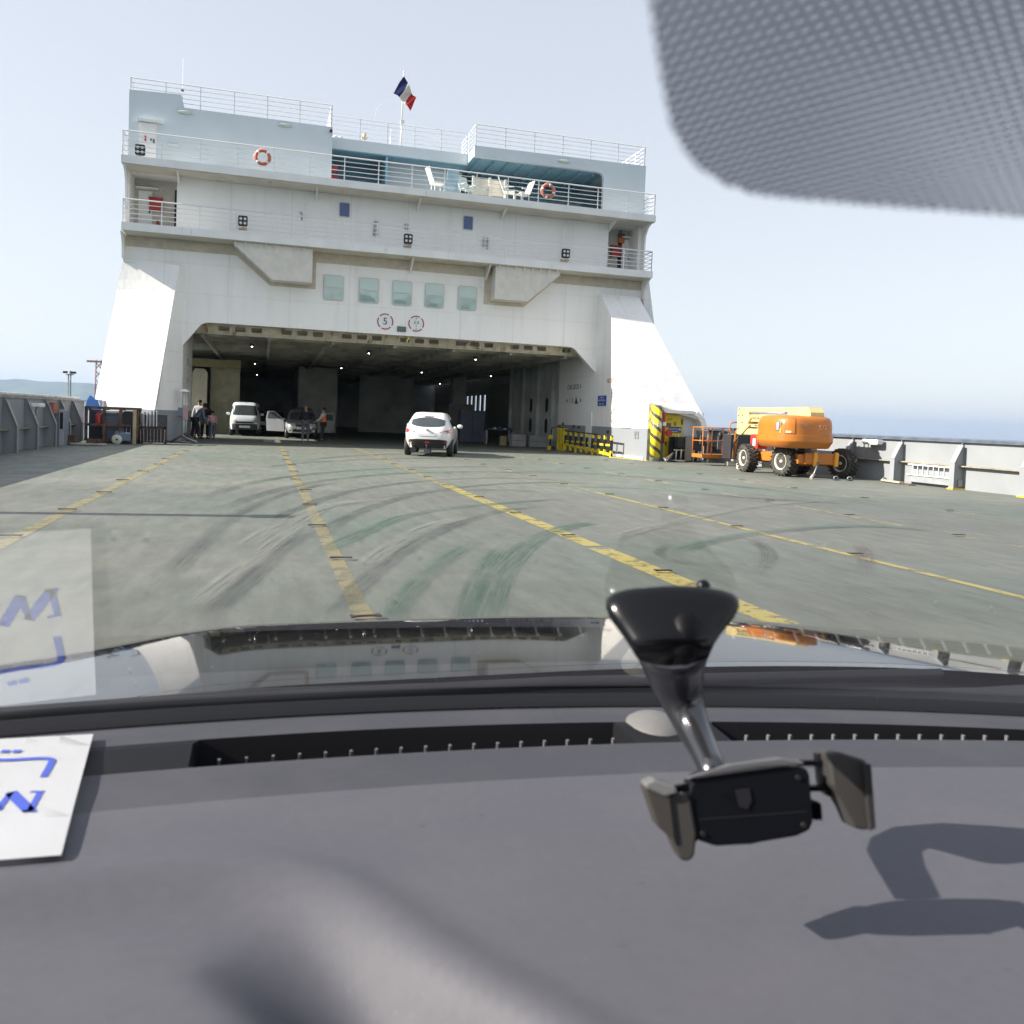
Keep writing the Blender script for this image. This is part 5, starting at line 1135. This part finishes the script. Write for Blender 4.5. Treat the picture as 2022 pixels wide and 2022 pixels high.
# work platform
bk_ = MB().box(-.16, 1.15, 28.6-OY, 29.4-OY, .28, .42, bev=.02).build('platform_floor', ORG, lf)
for i, (x, y) in enumerate(((-.14, 28.62), (-.14, 29.38), (.24, 28.62), (.95, 28.62), (1.13, 29.38), (.5, 29.38))): MB().cyl((x, y-OY, .42), (x, y-OY, 1.42), .022, 8).build('platform_post', ORG, lf)
for z in (.92, 1.42): MB().tube([(-.14, 28.62-OY, z), (1.0, 28.62-OY, z), (1.13, 28.8-OY, z), (1.13, 29.38-OY, z), (-.14, 29.38-OY, z)], .022, 6, True).build('platform_rail', ORG, lf)
MB().tube([(.95, 28.6-OY, .5), (.95, 28.6-OY, 1.5), (1.0, 28.6-OY, 1.62), (1.15, 28.6-OY, 1.66), (1.9, 28.6-OY, 1.62)], .028, 8).build('grab_hoop', ORG, lf)
MB().box(1.05, 1.75, 28.5-OY, 28.8-OY, 1.22, 1.44, bev=.02).build('control_box', mat('console_grey', (.10, .11, .11), .5), lf)
MB().box(1.05, 1.75, 28.3-OY, 28.5-OY, .5, 1.2, bev=.02).build('platform_bracket', _M['lift_dark'], lf)
MB().ball((.55, 28.55-OY, 1.14), 1, (.10, .09, .15)).build('hanging_glove', BLACK, lf)
for k in range(4): MB().cyl((.46+.06*k, 28.55-OY, 1.1), (.44+.05*k, 28.55-OY, .62), .012, 5).build('cord', GALV, lf)
MB().cyl((.15, 28.7-OY, .10), (.15, 28.7-OY, .28), .03).build('foot_pin', GALV, lf)
t = thing('pale_chock', 'rounded pale block on the deck under the lift platform', 'chock', (16.9, 28.6, 0)); MB().box(-.14, .14, -.1, .1, 0, .18, bev=.04).build('body', CREAM, t); MB().box(-.14, .14, -.1, .1, .181, .19).build('pad', GALV, t)
t = thing('pale_chock', 'long pale block on the deck between the lift platform and the rear tyre', 'chock', (16.3, 26.5, 0)); MB().box(-.3, .3, -.12, .12, 0, .22, bev=.05).build('body', CREAM, t); MB().box(-.2, .2, -.12, .12, .221, .23).build('pad', GALV, t)
t = thing('lashing_chain', 'lashing bar hooked from the lift front to the deck', 'lashing bar', (15.92, 21.9, 0)); MB().cyl((.35, .45, .50), (-.05, .1, .14), .022, 7).build('bar', GALV, t); MB().cyl((-.05, .1, .14), (-.25, -.05, .03), .045, 8).build('turnbuckle', mat('pale_turn', (.5, .47, .42), .6), t)
for i in range(5): MB().ball((.32-.07*i, .43-.06*i, .47-.07*i), .035, n=8).build('link', DGREY, t)
for i, (x, y) in enumerate(((16.35, 21.6), (16.75, 21.5), (17.9, 21.4))):
    t = thing('deck_ring', ('small lashing ring on the deck before the lift chassis', 'small lashing ring on the deck right of the first, before the lift', 'small lashing ring on the deck by the right front tyre')[i], 'deck fitting', (x, y, 0)); MB().tube([(.07*math.cos(a), 0, .07+.05*math.sin(a)) for a in [2*math.pi*k/10 for k in range(10)]], .02, 6, True).build('ring', GALV, t); MB().box(-.08, .08, -.06, .06, 0, .03).build('base', DGREY, t)
t = thing('timber_plank', 'weathered plank lying at the foot of the right bulwark beside the tyre', 'plank', (17.75, 20.9, 0), R(80)); MB().box(-.5, .5, -.06, .06, .03, .08).build('plank', _M['old_wood'], t); MB().box(-.9, .6, -.2, .0, 0, .029).build('dirty_board', RUST, t)

# ================================================================== SHORE
t = thing('harbour_mast', 'slender lattice lamp mast standing beyond the left bulwark', 'mast', (-39.5, 200, -9))
g = MB()
for sx, sy in ((-.35, -.35), (.35, -.35), (-.35, .35), (.35, .35)): g.cyl((sx, sy, 0), (sx*.6, sy*.6, 16.6), .10, 6)
for i in range(12): g.cyl((-.33, -.33, 1.3*i), (.33, -.33, 1.3*i+1.3), .05, 5).cyl((.33, -.33, 1.3*i), (-.33, .33, 1.3*i+1.3), .05, 5)
g.build('lattice', mat('mast_grey', (.42, .42, .42), .6), t)
MB().lathe((0, 0, 16.3), (0, 0, 1), [(0, .8), (.15, .9), (.2, .5), (.9, .15)], 12).build('lamp_ring', _M['mast_grey'], t)
for k in range(6):
    a = k*math.pi/3; MB().box(-.25, .25, -.2, .2, 0, .45, Matrix.Translation((1.0*math.cos(a), 1.0*math.sin(a), 16.6))).build('lamp_head', DGREY, t)
t = thing('harbour_crane', 'distant reddish lattice crane half hidden by the left sloping plate', 'crane', (-34.0, 200, -9.4))
g = MB()
for sx in (-.7, .9): g.cyl((sx, 0, 0), (sx*.6, 0, 20.2), .13, 6)
for i in range(11): g.cyl((-.65, 0, 1.8*i), (.8, 0, 1.8*i+1.8), .09, 5).cyl((.85, 0, 1.8*i), (-.6, 0, 1.8*i+1.8), .09, 5)
g.build('tower', mat('crane_red', (.50, .26, .22), .6), t)
MB().box(-2.2, 1.4, -.3, .3, 19.6, 20.0).build('jib', _M['crane_red'], t)

# ================================================================== THE CAR WE SIT IN
own = thing('car', 'dark car seen from its cabin: grey dashboard, windscreen foot and glossy dark bonnet', 'car', (0, 0, 0))
ZD = 1.11; SL = math.tan(R(25))
yb = lambda x: .900-.20*x*x
yvf = lambda x: .838-.20*x*x
yvn = lambda x: .775-.15*x*x
ycr = lambda x: .700-.15*x*x
gz = lambda x, y: ZD+.004+SL*(yb(x)-y)
PLAST = mat('dashboard_plastic', (.090, .090, .106), .62, var=.04, scale=110, bump=.05, spec=.35)
PLAST2 = mat('far_dash_plastic', (.054, .054, .066), .62, var=.04, scale=110, bump=.05, spec=.35)  # darker tone for the dash strip next to the windscreen
PBLK = mat('black_trim_slot_shade', (.006, .006, .008), .6, spec=.25)
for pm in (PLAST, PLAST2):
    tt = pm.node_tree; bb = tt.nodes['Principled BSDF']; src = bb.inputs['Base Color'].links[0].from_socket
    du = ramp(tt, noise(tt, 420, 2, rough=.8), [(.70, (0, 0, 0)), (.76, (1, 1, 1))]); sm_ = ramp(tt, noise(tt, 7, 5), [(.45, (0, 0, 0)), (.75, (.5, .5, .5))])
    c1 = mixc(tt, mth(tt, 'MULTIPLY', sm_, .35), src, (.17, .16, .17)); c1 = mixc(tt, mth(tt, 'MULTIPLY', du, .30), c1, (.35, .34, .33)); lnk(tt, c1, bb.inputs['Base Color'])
VC = [(-1.2, .40), (-.7, .52), (-.30, .583), (-.15, .592), (-.063, .592), (.0, .583), (.045, .555), (.080, .500), (.112, .447), (.140, .408), (.175, .35), (.21, .25), (.24, .05), (.26, -.2)]
VC = [(p.x, p.y) for p in smooth_path([(x, y, 0) for x, y in VC], 5)]
def vdist(x, y):
    best = 9; sg = 1
    for (ax, ay), (bx, by) in zip(VC, VC[1:]):
        dx, dy = bx-ax, by-ay; t = max(0, min(1, ((x-ax)*dx+(y-ay)*dy)/(dx*dx+dy*dy))); px, py = ax+dx*t-x, ay+dy*t-y; d = px*px+py*py
        if d < best: best = d; sg = 1 if dx*(y-ay)-dy*(x-ax) < 0 else -1
    return math.sqrt(best)*sg         # positive: below-left of the curve
def dz(x, y):
    d = vdist(x, y); sm = lambda a, b, v: (lambda q: q*q*(3-2*q))(max(0, min(1, (v-a)/(b-a))))
    rim = .004*math.exp(-((d+.012)/.016)**2)
    right = sm(.55, .40, y)          # the trough is deep on its right arm, shallow at the top
    return ZD+rim-.046*sm(-.004, .036, d)*(.25+.75*right)+.052*sm(.036, .115, d)*(.22+.78*right)-.03*max(0, .35-y)
g = MB(); rows = []; NXD = 300
for i in range(NXD+1):
    x = -.72+1.75*i/NXD; row = []
    for j in range(71): y = .02+(ycr(x)-.02)*j/70; row.append((x, y, dz(x, y)))
    rows.append(row)
g.grid(rows); g.build('dashboard', PLAST, own)
rows = []
for i in range(NXD+1):
    x = -.72+1.75*i/NXD; a, b, c, e_ = ycr(x), yvn(x), yvf(x), yb(x)
    slot = x > -.045 and not (.352 < x < .47)
    k = 1 if x > -.052 and abs(x-.411) > .052 else 0
    dp = .045*k
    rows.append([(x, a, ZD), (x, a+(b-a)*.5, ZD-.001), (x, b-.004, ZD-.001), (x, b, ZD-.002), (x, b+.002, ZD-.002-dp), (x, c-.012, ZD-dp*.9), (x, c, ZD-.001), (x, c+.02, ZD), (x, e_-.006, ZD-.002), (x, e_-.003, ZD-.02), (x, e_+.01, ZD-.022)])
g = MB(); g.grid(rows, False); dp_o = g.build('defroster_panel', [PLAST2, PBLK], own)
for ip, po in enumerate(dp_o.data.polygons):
    if ip % 10 in (3, 4, 5, 8, 9): po.material_index = 1  # slot faces black: the shade inside the vent is painted in
vent = MB(); vent.grid([[(x, yvn(x)+.007, ZD-.012), (x, yvn(x)+.011, ZD-.010)] for x in [-.035+.01*i for i in range(39)]], False).grid([[(x, yvn(x)+.007, ZD-.012), (x, yvn(x)+.011, ZD-.010)] for x in [.475+.01*i for i in range(52)]], False)
vo = vent.build('vent_grille', PBLK, own)
x = -.03
while x < .98:
    if not (.352 < x < .465): MB().box(x-.0011, x+.0011, yvn(x)+.011, yvn(x)+.0145, ZD-.020, ZD-.0015).build('fin', mat('fin_grey', (.15, .15, .155), .35), vo)
    x += .0232
MB().grid([[(x, yb(x)-.016, ZD+.001), (x, yb(x)-.004, ZD+.005), (x, yb(x)+.012, ZD+.006)] for x in [-.72+.035*i for i in range(51)]], True).build('glass_seal', PBLK, own)
sn = MB(); sn.ball((.40, .80, ZD-.012), 1, (.034, .040, .022), 20); sn.build('sun_sensor', mat('sensor_beige', (.16, .155, .15), .5, var=.05, scale=60), own)
# windscreen: clear above, the steep-angle foot of the pane mirrors the dashboard
mt = bpy.data.materials.new('clear_glass'); mt.use_nodes = True; q = mt.node_tree; q.nodes.clear(); oo = q.nodes.new('ShaderNodeOutputMaterial'); tr = q.nodes.new('ShaderNodeBsdfTransparent'); lnk(q, tr.outputs[0], oo.inputs[0])
mr = bpy.data.materials.new('mirroring_glass'); mr.use_nodes = True; q = mr.node_tree; q.nodes.clear(); oo = q.nodes.new('ShaderNodeOutputMaterial'); tr = q.nodes.new('ShaderNodeBsdfTransparent'); gl = q.nodes.new('ShaderNodeBsdfGlossy'); gl.inputs['Roughness'].default_value = .0
ge = q.nodes.new('ShaderNodeNewGeometry'); dp_ = q.nodes.new('ShaderNodeVectorMath'); dp_.operation = 'DOT_PRODUCT'; lnk(q, ge.outputs['Normal'], dp_.inputs[0]); lnk(q, ge.outputs['Incoming'], dp_.inputs[1])
fre = mth(q, 'ADD', .06, mth(q, 'MULTIPLY', .90, mth(q, 'POWER', mth(q, 'SUBTRACT', 1, mth(q, 'ABSOLUTE', dp_.outputs['Value'])), 5.0)))   # Fresnel of a pane, the same from both sides
fre = mth(q, 'MINIMUM', fre, .36)
mx = q.nodes.new('ShaderNodeMixShader'); lnk(q, fre, mx.inputs[0]); lnk(q, tr.outputs[0], mx.inputs[1]); lnk(q, gl.outputs[0], mx.inputs[2]); lnk(q, mx.outputs[0], oo.inputs[0])
ws = MB(); ws.grid([[(x, yb(x)-.60-.42*j/10, gz(x, yb(x)-.60-.42*j/10)) for j in range(11)] for x in [-.72+.035*i for i in range(51)]]); wso = ws.build('windscreen', mt, own)
ws = MB(); ws.grid([[(x, yb(x)-.60*j/30, gz(x, yb(x)-.60*j/30)) for j in range(31)] for x in [-.72+.0175*i for i in range(101)]])
ws.build('windscreen_foot', mr, own)
def on_glass(px_, py_, off=0.0):
    d = ray(px_, py_); lo, hi = .03, 1.5
    f = lambda s_: (lambda p: p.z+off-gz(p.x, p.y))(EYE+d*s_)
    for _ in range(50):
        m_ = (lo+hi)/2
        if f(m_) < 0: lo = m_
        else: hi = m_
    return EYE+d*lo
# printed dot screen at the top of the glass
def frit():
    m = bpy.data.materials.new('dot_print'); m.use_nodes = True; q = m.node_tree; b = q.nodes['Principled BSDF']; b.inputs['Base Color'].default_value = (.36, .41, .50, 1); b.inputs['Roughness'].default_value = .7
    tc = q.nodes.new('ShaderNodeTexCoord'); sep = q.nodes.new('ShaderNodeSeparateXYZ'); lnk(q, tc.outputs['Object'], sep.inputs[0])
    P = .00165; X = mth(q, 'DIVIDE', sep.outputs[0], P); Y = mth(q, 'DIVIDE', sep.outputs[1], P*1.25)
    row = mth(q, 'MULTIPLY', mth(q, 'FLOORED_MODULO', mth(q, 'FLOOR', X), 2), .5)
    fx = mth(q, 'SUBTRACT', mth(q, 'FRACT', X), .5); fy = mth(q, 'SUBTRACT', mth(q, 'FRACT', mth(q, 'ADD', Y, row)), .5)
    r2 = mth(q, 'ADD', mth(q, 'MULTIPLY', fx, fx), mth(q, 'MULTIPLY', fy, fy)); k = mth(q, 'LESS_THAN', r2, .150)
    lnk(q, k, b.inputs['Alpha']); return m
outl = [(1275, -60), (1290, 60), (1306, 160), (1322, 235), (1345, 285), (1378, 325), (1425, 356), (1490, 378), (1580, 388), (1750, 402), (1900, 413), (2090, 428), (2090, -60)]
path = [on_glass(a, b_, .004) for a, b_ in outl]
g = MB(); cen = [p.copy() for p in path]; n_ = len(cen); rows = []
x0, x1 = min(p.x for p in cen), max(p.x for p in cen)
g.prism(cen, (0, -.0004, -.0008)); g.build('dot_screen', frit(), own)
g = MB()
for i in range(46):
    p = on_glass(random.uniform(-50, 2050), random.uniform(1060, 1385), .0015); r_ = random.uniform(.0005, .0013)
    g.face([p+Vector((math.cos(a)*r_, math.sin(a)*r_*.9, -math.sin(a)*r_*.42)) for a in [R(60*q_) for q_ in range(6)]])
o = g.build('glass_specks', mat('speck_white', (.5, .5, .5), .8), own); o['kind'] = 'stuff'
# bonnet
prof = []; z = 0; y = 1.20
tl = lambda y: 3.7+(y-1.22)*3.5 if y < 1.60 else 5.03+(y-1.60)*14 if y < 1.70 else 6.6+(y-1.70)*90
while y < 2.3: prof.append((y, z)); z -= math.tan(R(min(60, tl(y))))*.02; y += .02
zr = [q_[1] for q_ in prof if abs(q_[0]-1.72) < .011][0]
crown = [(-1.2, .84), (-.75, .905), (-.45, .940), (-.313, .958), (-.19, .981), (-.10, .996), (-.03, 1.0), (.186, 1.001), (.517, 1.002), (.796, .995), (1.05, .981), (1.254, .962), (1.898, .89)]
def cz(x):
    for (a, b), (c, d_) in zip(crown, crown[1:]):
        if a <= x <= c: u = (x-a)/(c-a); return b+(d_-b)*u
    return .85
def czs(x): return sum(cz(x+k*.03) for k in (-3, -2, -1, 0, 1, 2, 3))/7
BON = mat('bonnet_black_gloss', (.012, .013, .016), .05, var=.02, spec=.6, coat=.6)
BON.node_tree.nodes['Principled BSDF'].inputs['IOR'].default_value = 1.5; BON.node_tree.nodes['Principled BSDF'].inputs['Coat Roughness'].default_value = .02
g = MB(); g.grid([[(x, y, z-zr+czs(x)) for y, z in prof] for x in [-1.1+.04*i for i in range(75)]]); g.build('bonnet', BON, own)
g = MB(); g.grid([[(x, 1.235, czs(x)-zr-.002), (x, 1.19, czs(x)-zr-.03), (x, 1.05, 1.03), (x, .98, 1.06), (x, yb(x)+.03, 1.085), (x, yb(x)-.01, 1.10)] for x in [-1.0+.05*i for i in range(50)]]); g.build('cowl', PBLK, own)
MB().tube([(-.7, 1.0, 1.075), (-.2, 1.06, 1.07), (.4, 1.09, 1.062), (1.0, 1.05, 1.058)], .010, 6).build('wiper', BLACK, own)
MB().tube([(.5, 1.13, 1.045), (.0, 1.10, 1.065), (-.45, 1.03, 1.075)], .008, 6).build('wiper', BLACK, own)
# cabin shell (out of the picture, keeps the sky off the dashboard from behind)
LIN = mat('cabin_lining', (.10, .10, .11), .9)
MB().box(-.80, 1.10, -1.9, -.17, 1.55, 1.58).build('roof', LIN, own); MB().box(-.80, 1.10, -1.93, -1.9, .4, 1.58).build('rear_wall', LIN, own)
for x in (-.83, 1.10): MB().box(x, x+.03, -1.9, .9, .3, 1.06).build('side_door', LIN, own); MB().cyl((x+.015, .80, 1.07), (x+.06*(1 if x < 0 else -1), -.18, 1.55), .03, 8).build('windscreen_pillar', LIN, own)
MB().box(-.78, 1.08, -1.9, .6, .28, .32).build('cabin_floor', LIN, own)
for x in (-.35, .45): MB().box(x-.25, x+.25, -.9, -.78, .5, 1.15, bev=.04).build('seat_back', LIN, own)

# paper notice lying on the dashboard
pp = thing('paper_notice', 'white paper sheet with blue lettering lying on the left of the dashboard', 'paper', (-.25, .74, ZD+.002))
g = MB(); NXp = 8; rows = []
A, B, C_, D_ = Vector((-.36, .855, 0)), Vector((-.143, .850, 0)), Vector((-.123, .622, 0)), Vector((-.36, .632, 0))
for i in range(9):
    row = []
    for j in range(9):
        u, v = i/8, j/8; p = A.lerp(B, u).lerp(D_.lerp(C_, u), v); row.append((p.x+.25, p.y-.74, .004+.001*math.sin(v*3.1)))
    rows.append(row)
g.grid(rows); bmesh.ops.solidify(g.bm, geom=g.bm.faces[:], thickness=.0012); g.build('sheet', mat('paper_white', (.90, .91, .94), .6, var=.01), pp)
INKB = mat('blue_ink', (.05, .09, .48), .5, var=.1)
def stroke(pix, wd, n=5):
    pts = [at(a, b_, 2, ZD+.0075) for a, b_ in pix]; pts = smooth_path(pts, n) if n > 1 else pts; g = MB(); L_, R_ = [], []
    for i, p in enumerate(pts):
        t_ = (pts[min(i+1, len(pts)-1)]-pts[max(i-1, 0)]).normalized(); nn = Vector((-t_.y, t_.x, 0))*wd/2; L_.append(p+nn); R_.append(p-nn)
    g.grid([L_, R_], False); return g.build('lettering', INKB, pp, True)
stroke([(-30, 1500), (20, 1500), (75, 1497), (101, 1499), (100, 1508), (86, 1534)], .0055)
for a in (10, 33): stroke([(a-8, 1483), (a+8, 1483)], .006)
stroke([(21, 1564), (58, 1601)], .0085, 1); stroke([(58, 1602), (79, 1564)], .0045, 1); stroke([(60, 1563), (88, 1563)], .003, 1); stroke([(22, 1564), (-6, 1600)], .0045, 1); stroke([(-6, 1600), (-30, 1562)], .0085, 1)
stroke([(44, 1601), (72, 1601)], .003, 1)

# phone holder: suction cup on the glass, curved arm, spring cradle
ph = thing('phone_holder', 'empty black phone holder stuck to the windscreen by a suction cup on a curved arm', 'phone holder', on_glass(1330, 1215))
GLB = mat('holder_gloss_black', (.004, .004, .005), .18, coat=.0, spec=.35, var=.02); GUN = mat('holder_gunmetal', (.11, .11, .12), .22, metal=.85, var=.03); SOFT = mat('holder_grey_rubber', (.036, .033, .031), .6)
cp = on_glass(1330, 1192, .002); nin = -Vector((0, math.sin(R(25)), math.cos(R(25)))).normalized()
dn = (nin*.55+Vector((0, -.2, -.75))).normalized()
rad_px = lambda px, p: px*(p-EYE).dot(fw)/F
g = MB()
def ell_ring(c, a, b, tilt=0): return [c+rt*(a*math.cos(t))+up*(b*math.sin(t))-fw*(.6*b*math.sin(t)) for t in [2*math.pi*i/32 for i in range(33)]]
P0 = lambda x, y, s_: EYE+ray(x, y)*s_
s_c = (cp-EYE).dot(fw)
rings = [(1328, 1180, 122, 26), (1328, 1186, 128, 30), (1328, 1200, 127, 32), (1327, 1218, 118, 31), (1326, 1236, 103, 29), (1326, 1254, 90, 27), (1326, 1272, 78, 26), (1328, 1292, 68, 25)]
P = []
for k, (x, y, a, b_) in enumerate(rings):
    c = P0(x, y, s_c-.010-.004*k); P.append(ell_ring(c, a*s_c/F, b_*s_c/F))
g.grid(P); bmesh.ops.remove_doubles(g.bm, verts=g.bm.verts, dist=.0002); bmesh.ops.holes_fill(g.bm, edges=[e for e in g.bm.edges if e.is_boundary], sides=64)
g.build('suction_cup', GLB, ph, True)
arm = [(1327, 1250, .585, 84), (1328, 1290, .600, 68), (1333, 1325, .610, 58), (1342, 1365, .614, 47), (1356, 1405, .610, 38), (1372, 1445, .598, 32), (1390, 1480, .578, 29), (1404, 1512, .556, 28), (1415, 1540, .538, 27)]
MB().tube([P0(x, y, s_) for x, y, s_, w_ in arm], [w_*s_/F for x, y, s_, w_ in arm], 20).build('arm', GUN, ph, True)
lv = MB(); lv.tube([P0(1352, 1190, s_c-.012), P0(1352, 1240, s_c-.030), P0(1350, 1285, s_c-.034), P0(1349, 1305, s_c-.032)], [.006, .0095, .0095, .005], 14); lv.build('lock_lever', mat('holder_matt_black', (.003, .003, .004), .5, spec=.2), ph, True)
MB().ball(P0(1389, 1158, s_c-.004), .0042).build('pull_tab', GLB, ph, True)
# cradle built in its own facing plane
sC = .52; cc = P0(1474, 1585, sC); k = sC/F*.95
fx_ = (rt+up*.045).normalized(); fy_ = (up-rt*.045).normalized(); fz_ = (-fw+up*.25).normalized(); fy_ = fz_.cross(fx_).normalized()
MC = Matrix(((fx_.x, fy_.x, fz_.x, cc.x), (fx_.y, fy_.y, fz_.y, cc.y), (fx_.z, fy_.z, fz_.z, cc.z), (0, 0, 0, 1)))
cr = MB(); cr.prism([MC @ Vector((x*k, y*k, -.010)) for x, y in ((-122, 50), (-100, 62), (-20, 72), (60, 74), (120, 68), (126, 55), (122, -35), (112, -52), (85, -62), (-10, -72), (-80, -74), (-118, -60), (-128, -40), (-118, 20))], MC.to_3x3() @ Vector((0, 0, .022)))
for x_, y_ in ((-105, -48), (100, 50), (100, -40)): MB().cyl(MC @ Vector((x_*k, y_*k, .011)), MC @ Vector((x_*k, y_*k, .0135)), .0016, 10).build('screw', mat('screw_dark', (.08, .08, .085), .3, metal=.8), ph, True)
MB().prism([MC @ Vector((x*k, y*k, .0118)) for x, y in ((-108, -20), (110, -14), (110, -17), (-108, -23))], MC.to_3x3() @ Vector((0, 0, .0006))).build('seam', mat('seam_grey', (.008, .008, .009), .5), ph, True)
bmesh.ops.bevel(cr.bm, geom=cr.bm.edges[:], offset=.0022, segments=3, profile=.5, affect='EDGES'); cr.build('cradle', mat('cradle_black', (.003, .0035, .006), .45, spec=.25), ph, True)
MB().prism([MC @ Vector((x*k, y*k, .0125)) for x, y in ((-32, 32), (-2, 34), (0, 10), (-10, -6), (-26, 0))], MC.to_3x3() @ Vector((0, 0, .0006))).build('emblem', mat('emblem_grey', (.018, .018, .021), .3), ph, True)
def cpoly(pix, nm, m, z0, dep, bev=.0015):
    g = MB(); g.prism([MC @ Vector(((x-1476)*k, -(y-1592)*k, z0)) for x, y in pix], MC.to_3x3() @ Vector((0, 0, dep)))
    if bev: bmesh.ops.bevel(g.bm, geom=g.bm.edges[:], offset=bev, segments=2, profile=.5, affect='EDGES')
    return g.build(nm, m, ph, True)
cl_ = cpoly([(1306, 1570), (1330, 1560), (1352, 1575), (1358, 1640), (1350, 1680), (1338, 1690), (1320, 1686), (1305, 1650)], 'clamp', SOFT, -.004, .018)
cpoly([(1258, 1546), (1270, 1540), (1312, 1562), (1316, 1660), (1300, 1640), (1278, 1620)], 'clamp_pad', mat('pad_brown', (.034, .029, .026), .7), -.002, .018)
cpoly([(1258, 1538), (1280, 1530), (1322, 1546), (1326, 1560), (1300, 1566), (1262, 1548)], 'clamp_top', mat('clamp_top_grey', (.15, .15, .15), .35), .0, .018)
for a, b_ in ((1552, 1566), (1650, 1664)): cpoly([(1318, a), (1366, a-6), (1366, b_-4), (1318, b_)], 'slide_rod', GLB, -.004, .008, .0008)
cpoly([(1640, 1497), (1660, 1494), (1712, 1512), (1718, 1522), (1708, 1640), (1694, 1646), (1672, 1640), (1656, 1580), (1640, 1560)], 'clamp', SOFT, -.004, .020)
cpoly([(1702, 1516), (1718, 1520), (1710, 1640), (1697, 1644)], 'clamp_pad', mat('pad_dark', (.02, .018, .018), .6), .0165, .004, .0006)
for a, b_ in ((1512, 1524), (1562, 1574)): cpoly([(1590, a), (1655, a+2), (1655, b_+2), (1590, b_)], 'slide_rod', GLB, -.004, .008, .0008)
cpoly([(1634, 1500), (1650, 1502), (1654, 1590), (1640, 1584), (1632, 1560)], 'clamp_back', GLB, -.008, .010)
cpoly([(1592, 1592), (1606, 1588), (1628, 1598), (1626, 1634), (1612, 1624), (1592, 1632)], 'release_tab', GLB, -.006, .010)
cpoly([(1346, 1536), (1350, 1532), (1440, 1512), (1545, 1502), (1590, 1512), (1590, 1518), (1500, 1512), (1400, 1528)], 'cradle_rim', mat('rim_sheen', (.10, .10, .11), .25), .006, .008, .001)

# ================================================================== HAZE
HZ = MB(); HZ.box(-15000, 15000, -700, 15000, -10.5, 300)
hz = bpy.data.materials.new('haze'); hz.use_nodes = True; q = hz.node_tree; q.nodes.clear(); oo = q.nodes.new('ShaderNodeOutputMaterial'); pv = q.nodes.new('ShaderNodeVolumePrincipled')
pv.inputs['Color'].default_value = (.50, .67, .95, 1); pv.inputs['Density'].default_value = 7.5e-5; pv.inputs['Anisotropy'].default_value = .2
lnk(q, pv.outputs[0], oo.inputs['Volume']); hzo = HZ.build('haze', hz); hzo['kind'] = 'stuff'
